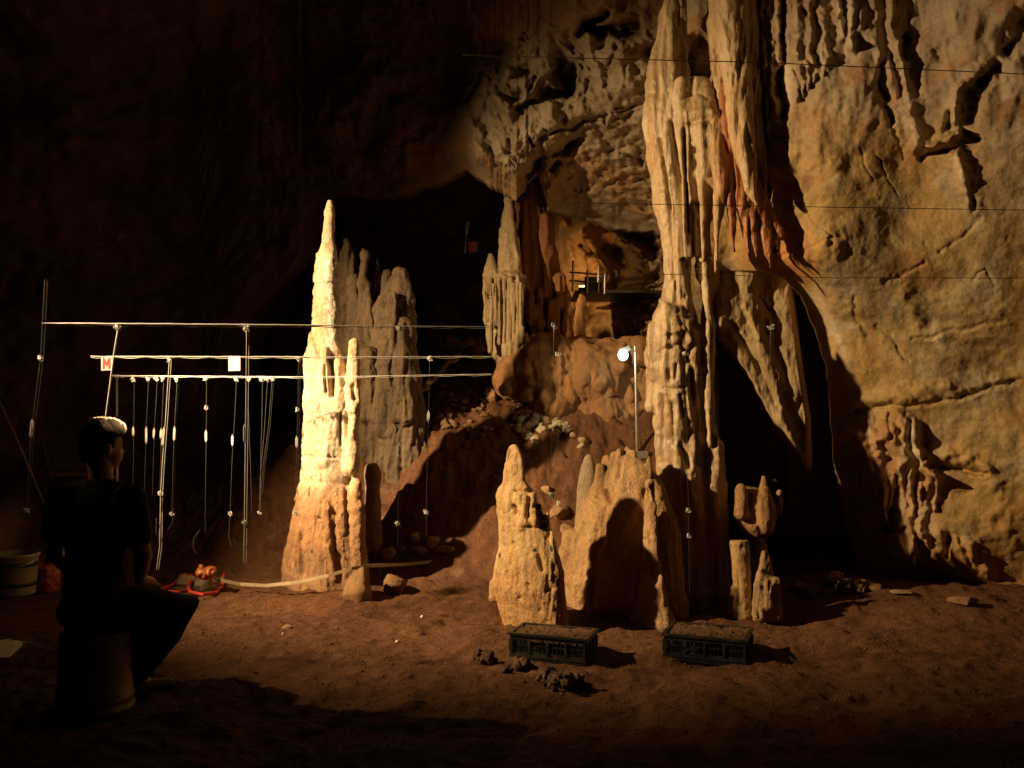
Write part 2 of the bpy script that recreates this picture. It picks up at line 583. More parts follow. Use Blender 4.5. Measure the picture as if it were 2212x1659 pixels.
c2 = fbm(q * np.array([2.6, 2.6, 3.6]) + warp + 8, 4)
c3 = fbm(q * np.array([5, 5, 1.2]) + 21, 3)
Cw = mix((0.40, 0.27, 0.10), (0.37, 0.275, 0.135), np.clip(.5 + c1, 0, 1))
Cw = mix(Cw, np.array((0.335, 0.185, 0.062)), 0.75 * sm(.1, .6, c2))
Cw = mix(Cw, np.array((0.40, 0.345, 0.25)), 0.6 * sm(.15, .7, -c2))
gry = np.clip(sm(350, 150, yf + 60 * c1) + sm(2080, 2330, xf + .4 * yf + 60 * c1) * sm(620, 380, yf) * .5, 0, 1)
Cw = mix(Cw, mix((0.33, 0.245, 0.155), (0.42, 0.34, 0.235), np.clip(.5 + c3, 0, 1)), gry)
Cw = mix(Cw, np.array((0.36, 0.19, 0.075)), .7 * gry * sm(.2, .6, c2))
dr = np.clip(sm(1835, 1880, xf) * sm(2090, 2000, xf) * sm(870, 950, yf), 0, 1)
Cw = mix(Cw, mix((0.37, 0.215, 0.095), (0.50, 0.40, 0.26), np.clip(.45 + 1.1 * c3, 0, 1)), dr)
Cw = mix(Cw, np.array((0.42, 0.22, 0.075)), .65 * sm(1130, 1260, yf + 50 * c1))
rd = np.exp(-((xf - 1690) / 70) ** 2 - ((yf - 560) / 60) ** 2)
Cw = mix(Cw, np.array((0.44, 0.19, 0.055)), np.clip(rd, 0, .85))
Cw = mix(Cw, np.array((0.20, 0.12, 0.06)), np.clip(pit * 1.5, 0, .7))
wh = np.clip(strokes(X, Y, [([(1970, 210), (1985, 310), (2000, 330)], 9, 9, .8), ([(2062, 340), (2092, 420)], 10, 10, .7), ([(1970, 930), (1985, 1000)], 8, 9, .8),
                            ([(2016, 690), (2030, 750)], 8, 10, .7), ([(1812, -40), (1818, 70)], 9, 8, .7), ([(1836, -40), (1836, 90)], 10, 8, .6), ([(1700, 150), (1702, 230)], 9, 8, .6),
                            ([(1760, 625), (1812, 730), (1835, 800)], 13, 9, .5)]), 0, 1).ravel()
Cw = mix(Cw, np.array((0.62, 0.53, 0.40)), wh)
me = mesh(q, gridfaces(len(ys), len(xs)), "cave_wall")
setcol(me, Cw * np.array((1.0, .985, .98)))
struct(link("cave_wall", me, M_wall))

# ------------------------------------------------------------------ ceiling with its lower lip
xs = np.concatenate([np.arange(-700, 560, 9), np.arange(560, 1760, 2.7)])
lipx = [-700, 200, 430, 480, 560, 620, 645, 655, 700, 760, 800, 850, 880, 905, 940, 975, 1005, 1030, 1060, 1085, 1112, 1130, 1145, 1165, 1185, 1215, 1250, 1290, 1335, 1380, 1430, 1500, 1760]
lipy = [1240, 1200, 1010, 760, 645, 590, 540, 455, 418, 420, 428, 424, 420, 404, 400, 384, 366, 380, 400, 412, 432, 412, 384, 372, 450, 462, 468, 478, 495, 498, 500, 500, 500]
lip = np.interp(xs, lipx, lipy)
lip = lip + 5 * pn(np.stack([xs * .045, 0 * xs, 0 * xs + 3], 1)) + 4 * pn(np.stack([xs * .16, 0 * xs, 0 * xs + 7], 1)) * sm(1000, 1060, xs) * sm(1190, 1150, xs) * 2
nv = 330
v = np.linspace(0, 1, nv)[:, None]
Y = -420 + (lip[None, :] + 420) * v
X = np.tile(xs, (nv, 1))
D = interp2(X, Y, [-700, 0, 400, 650, 860, 985, 1040, 1120, 1250, 1400, 1560, 1760], [-420, 0, 110, 220, 330, 430, 520, 900, 1240], [
    [6.0, 6.2, 6.4, 6.4, 6.2, 6.0, 5.8, 5.7, 5.8, 6.0, 6.0, 6.0],
    [8.2, 8.6, 8.8, 8.6, 8.2, 7.9, 7.5, 7.3, 7.2, 7.1, 7.0, 7.0],
    [8.6, 9.2, 9.4, 9.0, 8.6, 8.4, 8.2, 8.0, 7.7, 7.5, 7.2, 7.3],
    [8.8, 9.5, 9.7, 9.3, 8.9, 8.7, 8.5, 8.3, 8.1, 7.8, 7.4, 7.5],
    [8.9, 9.6, 9.9, 9.6, 9.2, 8.95, 8.7, 8.5, 8.6, 8.4, 8.0, 7.8],
    [8.9, 9.6, 10, 9.8, 9.6, 9.6, 9.1, 8.9, 9.4, 9.2, 8.8, 8.4],
    [8.9, 9.6, 10, 9.8, 9.7, 9.8, 9.5, 9.4, 10.2, 10.0, 9.4, 9.0],
    [8.9, 9.6, 10, 10, 10, 10, 10, 10, 10, 10, 10, 10],
    [8.5, 9.3, 10, 10, 10, 10, 10, 10, 10, 10, 10, 10]])
D = blur(D, 9)
CL = [([(1265, 60), (1300, 70), (1370, 62)], 9, 11, -.5), ([(1260, 75), (1285, 45), (1310, 30)], 8, 6, -.3), ([(1205, 135), (1225, 190), (1200, 205)], 15, 12, -.45), ([(1240, 150), (1228, 200)], 12, 9, -.35),
      ([(1072, 210), (1100, 240), (1140, 212)], 10, 8, .28), ([(1110, 236), (1150, 222)], 6, 6, -.22), ([(1105, 175), (1145, 190)], 26, 22, .16), ([(1150, 180), (1178, 160), (1205, 130)], 5, 7, .10),
      ([(1240, 310), (1200, 325), (1160, 350)], 7, 9, -.25), ([(1250, 300), (1225, 318)], 9, 9, -.2), ([(1170, 355), (1145, 375)], 12, 12, -.3), ([(1205, 350), (1195, 372)], 8, 8, -.3),
      ([(1060, 330), (1110, 320), (1180, 280)], 60, 50, .22), ([(1220, 260), (1320, 230)], 40, 36, .14), ([(1010, 260), (1030, 330)], 16, 18, .16), ([(1300, 200), (1390, 170)], 26, 22, .12),
      ([(1160, 300), (1250, 270), (1340, 240), (1400, 215)], 5, 5, -.1), ([(1300, 330), (1340, 320), (1390, 345)], 6, 5, -.07), ([(1330, 260), (1365, 245)], 5, 5, -.09), ([(1310, 405), (1360, 390), (1410, 380)], 4, 3, -.08),
      ([(1290, 130), (1360, 110), (1400, 140)], 12, 12, .12), ([(1380, 330), (1385, 355)], 5, 5, -.12), ([(1430, 80), (1400, 110)], 5, 6, -.12), ([(1455, 120), (1452, 230)], 5, 5, -.16),
      ([(1100, 300), (1112, 335)], 4, 5, -.05), ([(830, 330), (900, 380), (960, 380)], 40, 30, .12), ([(700, 250), (790, 170)], 60, 50, .15)]
wq = np.stack([X.ravel(), Y.ravel(), 0 * X.ravel()], 1)
Xw = X + (9 * fbm(wq * .02, 3)).reshape(X.shape)
Yw = Y + (9 * fbm(wq * .02 + 40, 3)).reshape(X.shape)
rl = strokes(Xw, Yw, [(p, a * 1.1, b * 1.1, h * .8) for p, a, b, h in CL])
for k in range(26):        # small stalactites and ragged ribs around the hanging boss
    x = random.uniform(1000, 1400)
    y = random.uniform(60, 330)
    rl += strokes(X, Y, [([(x, y), (x + random.uniform(-14, 8), y + random.uniform(12, 34))], random.uniform(4, 9), 3, random.uniform(-.14, .12))])
q = pts_of(X, Y, D - rl).reshape(-1, 3)
warp = np.stack([pn(q * 0.8), pn(q * 0.8 + 5), pn(q * 0.8 + 11)], 1)
bs = (sm(985, 1060, X) * sm(30, 120, Y)).ravel()
n = 0.15 * fbm(q * 0.8, 2) + 0.07 * fbm(q * 2.2 + .5 * warp, 4) + 0.03 * fbm(q * 6, 4) + bs * (0.05 * ridged(q * 3.2 + warp, 3) + 0.035 * fbm(q * 9, 3) - .16 * np.clip(fbm(q * 5 + 60, 3) - .55, 0, 1))
D2 = (D - rl) - n.reshape(D.shape) * (1 - .7 * sm(.93, 1, v))
q0 = pts_of(X, Y, D2)
rows = [q0]
last = q0[-1]
for k in range(1, 9):      # the underside curls back into the dark chamber
    rows.append((last + np.stack([0 * xs, 0 * xs + .28 * k, .03 * k + .012 * k * k + .02 * pn(last * 6 + k)], 1))[None])
q = np.concatenate(rows)
nr = q.shape[0]
q = q.reshape(-1, 3)
xa = np.concatenate([X, np.tile(xs, (8, 1))]).ravel()
ya = np.concatenate([Y, np.tile(lip, (8, 1))]).ravel()
c1, c2 = fbm(q * 1.3, 4), fbm(q * np.array([4, 4, 2]) + 8, 4)
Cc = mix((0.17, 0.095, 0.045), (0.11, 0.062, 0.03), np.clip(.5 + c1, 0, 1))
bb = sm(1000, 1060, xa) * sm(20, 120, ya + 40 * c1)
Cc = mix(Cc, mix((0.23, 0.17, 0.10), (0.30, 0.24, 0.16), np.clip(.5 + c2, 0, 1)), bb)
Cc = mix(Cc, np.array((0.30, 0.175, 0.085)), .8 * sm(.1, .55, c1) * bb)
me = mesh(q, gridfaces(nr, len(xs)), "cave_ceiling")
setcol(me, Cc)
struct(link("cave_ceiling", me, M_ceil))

# ------------------------------------------------------------------ far chamber and left side
xs, ys = np.arange(-700, 1750, 14), np.arange(60, 1300, 14)
X, Y = np.meshgrid(xs, ys)
D = 13.2 - 3.2 * sm(500, -500, X)
q = pts_of(X, Y, D).reshape(-1, 3)
q[:, 1] += 0.7 * fbm(q * .7, 4) + .12 * fbm(q * 3, 3)
me = mesh(q, gridfaces(len(ys), len(xs)), "rear_wall")
setcol(me, mix((0.16, 0.085, 0.045), (0.12, 0.07, 0.04), np.clip(.5 + fbm(q, 3), 0, 1)))
struct(link("rear_wall", me, M_dark))

# unseen mask added at the floodlight: its mouth cuts the beam, shading the near floor
def azel(p):
    v = np.asarray(p) - LAMP
    return (math.degrees(math.atan2(v[1], v[0])), math.degrees(math.atan2(v[2], math.hypot(v[0], v[1]))))


mouth = [azel((2.6, 4.8, 0)), azel((1.2, 4.5, 0)), azel((.5, 4.45, 0)), azel((-.35, 4.3, 0)), azel((-2.09, 5.83, 0)), azel((-2.6, 6.6, 0)), (45, -43), (49, -34), (50, -24), (54.5, -16), (55, -10), (52, -3), (47, -2.5), (44, -1),
         (41, 1.5), (38, 3.5), (34, 5.5), (28, 7.5), (20, 9.5), (13, 10), (4, 9), (-4, 6), (-4.5, -14)]
mc = np.mean(mouth, 0)
R = []
for s, dist in ((1.0, .62), (2.6, .62), (2.7, .85), (1.06, .72)):
    ring = []
    for a, e in mouth:
        a, e = mc[0] + (a - mc[0]) * s, mc[1] + (e - mc[1]) * s
        e = max(-88, min(80, e))
        u = np.array((math.cos(radians(a)) * math.cos(radians(e)), math.sin(radians(a)) * math.cos(radians(e)), math.sin(radians(e))))
        ring.append(LAMP + u * dist)
    R.append(np.array(ring))
V = np.concatenate(R)
me = mesh(V, np.concatenate([gridfaces(4, len(mouth), True), np.array([[3 * len(mouth) + i, 3 * len(mouth) + (i + 1) % len(mouth), (i + 1) % len(mouth), i] for i in range(len(mouth))])]), "beam_mask", False)
setcol(me, (0.25, 0.15, 0.08))
struct(link("beam_mask", me, M_rock))

# ------------------------------------------------------------------ stalagmites and columns
def dress(me, colfn, relief=None, shear=0.0, big=0.02, flute=0.02, ff=11.0, fine=0.008, pits=0.015, rings=0.0, vert=0.12, ledge=0.0):
    """wear a melted skin: swelling, vertical fluting, pits; then colour it"""
    V, N = vn(me)
    if shear:          # turn the broad face towards the left
        V[:, 1] -= shear * (V[:, 0] - V[:, 0].mean())
        setco(me, V)
        V, N = vn(me)
    horiz = np.clip(1 - np.abs(N[:, 2]), 0, 1)
    s = RNG.uniform(0, 50)
    w = np.stack([pn(V * 1.7 + s), pn(V * 1.7 + 4 + s), pn(V * 1.7 + 8 + s)], 1)
    d = big * fbm(V * 2.4 + s, 3) + fine * fbm(V * 16 + s, 3)
    if flute:
        q = (V + 0.06 * w) * np.array([ff, ff, ff * vert])
        d += flute * horiz * (0.8 * ridged(q + s, 2) + 0.5 * fbm(q * 2 + 3, 2) - 0.3)
    if rings:
        d += rings * fbm((V + .05 * w) * np.array([2.2, 2.2, 9]), 2)
    if ledge:
        ph = (V[:, 2] + .10 * w[:, 0] + .05 * fbm(V * 5, 2)) * 5.2
        d += ledge * horiz * (ph - np.floor(ph) - .5) * -1
    if pits:
        k = np.clip(fbm(V * np.array([15, 15, 8]) + s, 3) - 0.6, 0, 1)
        d -= pits * 3 * k * horiz
    if relief:
        x, y = pix(V)
        d += strokes(x + 2 * w[:, 0], y + 3 * w[:, 1], relief) * sm(.1, -.35, N[:, 1])
    setco(me, V + N * d[:, None])
    V2, _ = vn(me)
    setcol(me, colfn(V2))
    return me


def two(a, b, f=3.0, st=0.35, sharp=1.0):
    return lambda V: mix(a, b, np.clip(.5 + sharp * fbm(V * np.array([f, f, f * st]) + 13, 4), 0, 1))


def stal(name, label, pieces, d, colfn, mat, voxel=0.012, smooth=4, cat="stalagmite", group=None, parent=None, **kw):
    mb = MB()
    for p in pieces:
        mb.rows(*p) if isinstance(p, tuple) and isinstance(p[0], list) else p(mb)
    me = mb.fused(voxel, smooth)
    o = link(name, dress(me, colfn, **kw), mat, parent)
    if label:
        tag(o, label, cat, group)
    return o


def knob(px, py0, py1, w0, w1, d, dx=0, dd=0):
    """a rounded finger from py1 (bottom) up to py0"""
    def f(mb):
        n = 7
        pts, rad = [], []
        for i in range(n):
            t = i / (n - 1)
            pts.append(P(px + dx * t, py1 + (py0 - py1) * t, d + dd * t))
            rad.append(max((w1 + (w0 - w1) * t) * d / F, .004))
        mb.tube(pts, rad, 14)
    return f


def blob(px, py, wx, wy, d, wd=None):
    def f(mb):
        mb.ball(P(px, py, d), np.array((wx, wd or wx, wy)) * d / F, 18, 12)
    return f


# the tall pale stalagmite
T_rows = [(434, 709, 715), (440, 707, 717), (452, 705, 719), (458, 703, 719), (466, 702, 721), (485, 699, 721), (505, 696, 721), (522, 694, 722), (540, 690, 726), (552, 683, 728), (570, 682, 732),
          (590, 681, 733), (602, 680, 732), (612, 679, 730), (640, 677, 731), (656, 674, 733), (680, 672, 735), (712, 672, 733), (728, 670, 733), (750, 660, 736), (770, 653, 742), (790, 651, 748), (815, 653, 752), (835, 654, 755),
          (850, 652, 759), (862, 650, 762), (876, 650, 765), (905, 652, 765), (941, 651, 764), (980, 648, 760), (1016, 646, 758), (1038, 643, 762), (1052, 640, 770), (1066, 638, 776), (1092, 632, 784), (1129, 624, 787), (1160, 617, 790),
          (1192, 610, 793), (1228, 604, 798), (1262, 600, 800), (1300, 597, 802)]


def colT(V):
    x, y = pix(V)
    n1, n2 = fbm(V * np.array([4, 4, 1.6]), 4), fbm(V * 9 + 5, 4)
    C = mix((0.57, 0.44, 0.27), (0.65, 0.54, 0.37), np.clip(.5 + n1, 0, 1))
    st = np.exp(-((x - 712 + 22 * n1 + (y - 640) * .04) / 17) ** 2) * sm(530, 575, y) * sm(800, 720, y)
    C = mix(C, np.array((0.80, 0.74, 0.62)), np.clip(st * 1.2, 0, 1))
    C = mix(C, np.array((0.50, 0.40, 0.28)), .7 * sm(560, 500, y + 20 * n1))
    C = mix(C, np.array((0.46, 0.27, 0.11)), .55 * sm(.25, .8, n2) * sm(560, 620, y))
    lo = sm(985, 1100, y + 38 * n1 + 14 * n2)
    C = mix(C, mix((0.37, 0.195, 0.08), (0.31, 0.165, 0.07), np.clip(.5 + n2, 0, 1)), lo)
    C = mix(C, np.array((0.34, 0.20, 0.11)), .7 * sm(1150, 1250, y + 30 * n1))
    return C


TD = 7.45
RT = [([(716, 772), (718, 820), (716, 850)], 6, 7, -.07), ([(762, 836), (767, 858)], 7, 8, -.07), ([(735, 896), (737, 962)], 3, 3, -.03), ([(749, 892), (750, 945)], 3, 2.5, -.03), ([(681, 612), (734, 609)], 2.2, 2.2, -.016),
      ([(655, 986), (752, 990)], 3, 2.5, -.012), ([(676, 733), (690, 778)], 3, 3, -.035), ([(748, 1062), (752, 1150)], 4, 4, -.018), ([(672, 655), (700, 660)], 3, 2, -.012), ([(664, 690), (700, 684)], 2.5, 2, -.012),
      ([(700, 790), (703, 845)], 3, 3, -.03), ([(640, 1085), (655, 1240)], 4, 5, -.03), ([(695, 1080), (690, 1120)], 3, 3, -.02), ([(650, 1040), (760, 1046)], 5, 4, -.012), ([(710, 1180), (722, 1250)], 6, 7, .03), ([(676, 560), (684, 548)], 3, 3, .02)]
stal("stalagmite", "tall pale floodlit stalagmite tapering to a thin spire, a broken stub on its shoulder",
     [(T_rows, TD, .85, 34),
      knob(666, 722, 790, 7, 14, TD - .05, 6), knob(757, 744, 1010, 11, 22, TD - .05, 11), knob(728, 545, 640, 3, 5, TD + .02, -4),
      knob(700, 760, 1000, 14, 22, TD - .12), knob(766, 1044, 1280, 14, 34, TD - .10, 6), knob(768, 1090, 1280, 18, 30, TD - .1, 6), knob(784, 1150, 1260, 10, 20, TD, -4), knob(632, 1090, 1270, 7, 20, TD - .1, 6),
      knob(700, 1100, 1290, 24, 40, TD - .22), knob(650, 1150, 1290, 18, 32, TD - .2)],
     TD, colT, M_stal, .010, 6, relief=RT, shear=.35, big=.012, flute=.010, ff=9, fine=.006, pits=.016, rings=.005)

# the front stalagmite with the rounded tip
S1D = 6.0
S_rows = [(960, 1106, 1115), (966, 1101, 1120), (980, 1096, 1126), (1000, 1092, 1131), (1022, 1090, 1134), (1042, 1088, 1138), (1052, 1080, 1146), (1060, 1074, 1154), (1075, 1069, 1160), (1098, 1072, 1172), (1124, 1075, 1180),
          (1150, 1079, 1192), (1174, 1079, 1200), (1198, 1074, 1208), (1224, 1069, 1214), (1250, 1064, 1217), (1270, 1058, 1220), (1292, 1066, 1222), (1315, 1076, 1224), (1345, 1084, 1226), (1370, 1088, 1228)]
stal("stalagmite", "blunt golden stalagmite with a rounded tip and dripping skirt, in front behind the left crate",
     [(S_rows, S1D, .8, 34), knob(1150, 1068, 1130, 5, 9, S1D - .12, -3), knob(1135, 1072, 1130, 6, 9, S1D - .14), knob(1165, 1088, 1160, 5, 9, S1D - .08), knob(1178, 1110, 1190, 6, 12, S1D - .06, 3),
      knob(1190, 1150, 1250, 6, 14, S1D - .08), knob(1064, 1266, 1300, 7, 12, S1D - .02), knob(1186, 1235, 1330, 6, 14, S1D - .1, 5)],
     S1D, lambda V: mix(two((0.58, 0.40, 0.19), (0.50, 0.31, 0.13), 6)(V), np.array((0.44, 0.25, 0.105)), .8 * sm(1180, 1290, pix(V)[1] + 30 * fbm(V * 5, 3))),
     M_stal, .008, 6, shear=.6, relief=[([(1108, 1092), (1112, 1106)], 4, 5, -.05), ([(1139, 1092), (1140, 1116)], 4, 5, -.055), ([(1167, 1112), (1172, 1134)], 4, 5, -.05), ([(1112, 1058), (1152, 1056)], 3, 3, -.028), ([(1122, 1070), (1126, 1140)], 6, 6, .02), ([(1152, 1068), (1156, 1130)], 5, 5, .02), ([(1160, 1190), (1172, 1230)], 5, 6, -.03), ([(1095, 1235), (1097, 1250)], 3, 3, -.02), ([(1140, 1260), (1142, 1275)], 3, 3, -.02), ([(1080, 1182), (1110, 1176), (1150, 1194)], 6, 5, -.005)], big=.008, flute=.008, ff=14, fine=.005, pits=.018, rings=.004)

# broad mound behind it, grey tooth behind that
AD = 6.47
A_rows = [(974, 1349, 1362), (984, 1334, 1370), (998, 1312, 1390), (1024, 1296, 1414), (1069, 1276, 1434), (1124, 1252, 1454), (1150, 1244, 1460), (1194, 1214, 1464), (1250, 1200, 1464), (1300, 1196, 1470), (1345, 1194, 1474)]
stal("stalagmite", "broad brown humped stalagmite with a comb of small teeth along its crest",
     [(A_rows, AD, .62, 34), knob(1338, 974, 1030, 6, 9, AD - .03), knob(1354, 968, 1030, 6, 10, AD), knob(1366, 976, 1040, 6, 10, AD - .02), knob(1312, 990, 1040, 7, 10, AD - .03), knob(1326, 980, 1030, 5, 9, AD - .02),
      knob(1398, 990, 1060, 4, 11, AD - .06, 0), knob(1300, 1010, 1080, 8, 13, AD - .08), knob(1404, 1040, 1330, 10, 26, AD - .24, -4), knob(1422, 1238, 1310, 5, 9, AD - .40),
      knob(1410, 1270, 1340, 22, 44, AD - .34), knob(1398, 1235, 1300, 7, 18, AD - .33, -4), knob(1240, 1170, 1330, 22, 40, AD - .06)],
     AD, two((0.42, 0.245, 0.105), (0.50, 0.32, 0.155), 5), M_stal, .011, 7, shear=.48, relief=[([(1290, 1150), (1286, 1230), (1280, 1300)], 6, 6, -.02), ([(1310, 1100), (1300, 1180)], 5, 5, -.02), ([(1280, 1075), (1300, 1090)], 5, 6, -.03), ([(1310, 1060), (1318, 1085)], 4, 5, -.04), ([(1395, 1060), (1400, 1075)], 5, 5, -.05), ([(1408, 1050), (1414, 1068)], 4, 5, -.04), ([(1340, 1000), (1338, 1030)], 4, 4, -.02)], big=.020, flute=.012, ff=11, fine=.006, pits=.014)
stal("stalagmite", "smooth grey pointed stalagmite tucked behind the broad brown humped one",
     [([(980, 1268, 1276), (988, 1262, 1282), (1004, 1256, 1288), (1024, 1250, 1293), (1060, 1246, 1298), (1120, 1243, 1304), (1180, 1240, 1308), (1260, 1236, 1312)], 7.3, .9, 24)],
     7.3, two((0.40, 0.31, 0.19), (0.34, 0.26, 0.16), 4), M_stal, .012, 3, big=.008, flute=.006, fine=.004, pits=.006)

# the big column on the right
CD = 6.7


def colC(V):
    x, y = pix(V)
    n1, n2 = fbm(V * np.array([7, 7, .8]), 4), fbm(V * 4 + 5, 4)
    C = mix((0.43, 0.30, 0.155), (0.50, 0.39, 0.24), np.clip(.5 + n1, 0, 1))
    C = mix(C, np.array((0.40, 0.26, 0.12)), .55 * sm(.1, .7, n2))
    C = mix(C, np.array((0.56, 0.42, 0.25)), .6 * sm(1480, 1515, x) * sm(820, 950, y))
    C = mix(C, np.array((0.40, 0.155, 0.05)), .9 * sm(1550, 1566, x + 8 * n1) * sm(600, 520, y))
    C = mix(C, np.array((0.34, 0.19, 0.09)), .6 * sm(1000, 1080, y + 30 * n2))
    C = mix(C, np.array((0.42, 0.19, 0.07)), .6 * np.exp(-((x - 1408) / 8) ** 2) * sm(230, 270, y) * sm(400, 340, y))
    return C


cp = [([(170, 1488, 1518), (178, 1474, 1530), (196, 1464, 1540), (225, 1458, 1548), (250, 1456, 1558), (262, 1458, 1568), (300, 1462, 1574), (345, 1468, 1576), (390, 1474, 1568), (430, 1490, 1550), (470, 1494, 1536), (520, 1500, 1530), (560, 1503, 1528), (580, 1500, 1530), (596, 1502, 1530), (618, 1514, 1531), (640, 1519, 1530), (665, 1519, 1532), (690, 1518, 1536), (715, 1514, 1538), (760, 1508, 1539), (840, 1506, 1537), (900, 1508, 1538), (940, 1504, 1552), (960, 1500, 1562), (1010, 1498, 1564), (1060, 1496, 1566), (1330, 1490, 1572)], CD - .02, .9, 24),
      ([(-60, 1446, 1476), (0, 1436, 1474), (60, 1424, 1472), (120, 1412, 1470), (180, 1404, 1472), (236, 1399, 1476), (260, 1398, 1480), (300, 1402, 1490), (350, 1408, 1492), (400, 1415, 1494), (455, 1422, 1494), (530, 1433, 1492), (600, 1435, 1494), (640, 1431, 1494), (660, 1424, 1500), (690, 1412, 1504), (705, 1403, 1508), (755, 1399, 1512), (797, 1400, 1516), (830, 1403, 1518), (852, 1411, 1520), (922, 1417, 1524), (997, 1424, 1528), (1060, 1428, 1532), (1150, 1432, 1540), (1330, 1436, 1552)], CD + .02, .95, 30),
      ([(660, 1424, 1476), (700, 1410, 1486), (760, 1404, 1490), (850, 1416, 1492), (950, 1424, 1494), (1330, 1438, 1510)], CD - .09, .9, 24),
      ([(690, 1458, 1496), (740, 1450, 1506), (800, 1452, 1508), (900, 1458, 1506), (1000, 1460, 1512), (1330, 1462, 1530)], CD - .11, .9, 24),
      ([(240, 1430, 1462), (330, 1428, 1460), (450, 1440, 1470), (560, 1446, 1474), (700, 1440, 1476)], CD - .05, 1, 18),
      ([(168, 1462, 1486), (200, 1456, 1490), (300, 1456, 1492), (430, 1464, 1498), (560, 1470, 1500)], CD - .10, .9, 20),
      knob(1412, 820, 880, 10, 14, CD - .06), knob(1529, 690, 960, 5, 8, CD - .12), knob(1540, 945, 1340, 14, 22, CD - .08), knob(1503, 930, 1340, 12, 28, CD - .10), knob(1515, 250, 560, 16, 10, CD - .11, -4), knob(1542, 262, 420, 14, 8, CD - .10, 4),
      blob(1430, 690, 12, 16, CD - .1), blob(1410, 770, 11, 30, CD - .05), blob(1420, 840, 10, 12, CD - .08)]
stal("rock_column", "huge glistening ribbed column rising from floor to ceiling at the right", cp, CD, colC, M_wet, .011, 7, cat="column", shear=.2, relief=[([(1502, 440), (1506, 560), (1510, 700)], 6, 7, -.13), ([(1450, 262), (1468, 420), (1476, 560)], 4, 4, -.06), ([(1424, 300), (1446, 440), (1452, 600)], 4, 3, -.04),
      ([(1478, 280), (1488, 500)], 4, 4, -.06), ([(1444, 800), (1446, 822)], 3, 4, -.02), ([(1461, 788), (1459, 818)], 3, 3, -.025), ([(1434, 838), (1456, 841), (1480, 833)], 3, 3, -.014), ([(1430, 855), (1434, 1000)], 5, 6, -.03),
      ([(1452, 870), (1457, 960)], 4, 3, -.022), ([(1470, 852), (1474, 900)], 4, 3, -.02), ([(1496, 800), (1506, 900), (1512, 1000)], 5, 5, -.06), ([(1490, 760), (1500, 740), (1496, 700)], 5, 5, -.04),
      ([(1440, 720), (1475, 712), (1495, 735)], 5, 5, .02), ([(1425, 760), (1470, 742), (1490, 780)], 4, 4, -.02), ([(1490, 266), (1528, 256), (1560, 278)], 5, 4, -.022), ([(1487, 246), (1525, 240), (1554, 256)], 8, 8, .02), ([(1478, 214), (1508, 200), (1530, 216)], 4, 4, -.012),
      ([(1500, 320), (1504, 440)], 4, 3, -.025), ([(1545, 300), (1538, 380)], 4, 4, -.02), ([(1408, 700), (1412, 820)], 5, 5, .03), ([(1418, 640), (1440, 660)], 8, 8, .03), ([(1470, 960), (1490, 1010)], 5, 5, -.04), ([(1524, 960), (1530, 1020)], 4, 4, -.04)],
      big=.016, flute=.026, ff=7.5, fine=.006, pits=.006, vert=.035, rings=.008)

# what joins the column to the ceiling, and the curtain beside it
DRC = lambda V: mix(two((0.46, 0.33, 0.18), (0.55, 0.43, 0.28), 7, .15)(V), np.array((0.40, 0.16, 0.05)), .7 * sm(.15, .7, fbm(V * np.array([6, 6, .6]) + 3, 3)))
stal("stalactite", "pale hanging rib joining the top of the big column to the ceiling",
     [knob(1478, -30, 250, 12, 9, CD + .02, -10), knob(1462, 60, 240, 8, 7, CD, -8), knob(1446, 80, 250, 5, 5, CD - .02, -4), knob(1424, 110, 260, 7, 8, CD + .05, 4)], CD, DRC, M_wet, .012, 2, cat="stalactite", big=.012, flute=.016, ff=16, fine=.005, pits=0)
rib = [knob(1588, -60, 250, 24, 18, CD + .1, 0), knob(1598, 200, 430, 14, 9, CD + .05, -4), knob(1606, 330, 445, 10, 3, CD, -8), knob(1560, -60, 180, 13, 8, CD + .12), knob(1574, 130, 240, 8, 3, CD + .1)]
rib = [lambda mb: mb.tube([P(1572, -70, 6.3), P(1580, 60, 6.42), P(1594, 200, 6.42), P(1606, 320, 6.4), P(1622, 410, 6.38), P(1636, 444, 6.36)], [.12, .11, .095, .07, .04, .008], 18),
       lambda mb: mb.tube([P(1550, -70, 6.4), P(1548, 60, 6.5), P(1552, 150, 6.55), P(1560, 250, 6.55)], [.07, .06, .05, .02], 16),
       lambda mb: mb.tube([P(1604, -70, 6.4), P(1618, 150, 6.5), P(1634, 300, 6.55), P(1652, 420, 6.55)], [.09, .08, .06, .02], 16)]
stal("stalactite", "long pale ribbed drapery hanging from the ceiling right of the big column", rib, CD, two((0.50, 0.38, 0.21), (0.44, 0.28, 0.13), 8, .12), M_wet, .011, 2, cat="stalactite", big=.010, flute=.016, ff=18, fine=.004, pits=0, vert=.06)
red = []
for x0, y0, x1, y1, r in [(1546, 250, 1560, 470, .05), (1556, 260, 1545, 560, .035), (1562, 300, 1546, 590, .028), (1570, 300, 1586, 545, .035), (1582, 280, 1610, 520, .045), (1592, 300, 1617, 566, .034), (1602, 320, 1634, 555, .045),
                          (1616, 340, 1652, 530, .045), (1640, 420, 1664, 578, .05), (1652, 440, 1690, 520, .035), (1660, 470, 1680, 556, .04), (1578, 180, 1590, 330, .05), (1566, 190, 1576, 330, .045)]:
    red.append(lambda mb, a=(x0, y0, x1, y1, r): mb.tube([P(a[0], a[1], 6.52), P(a[0] * .7 + a[2] * .3, a[1] * .6 + a[3] * .4, 6.49), P(a[0] * .25 + a[2] * .75, a[1] * .3 + a[3] * .7, 6.46), P(a[2], a[3], 6.46)], [a[4], a[4] * 1.05, a[4] * .75, .006], 14))
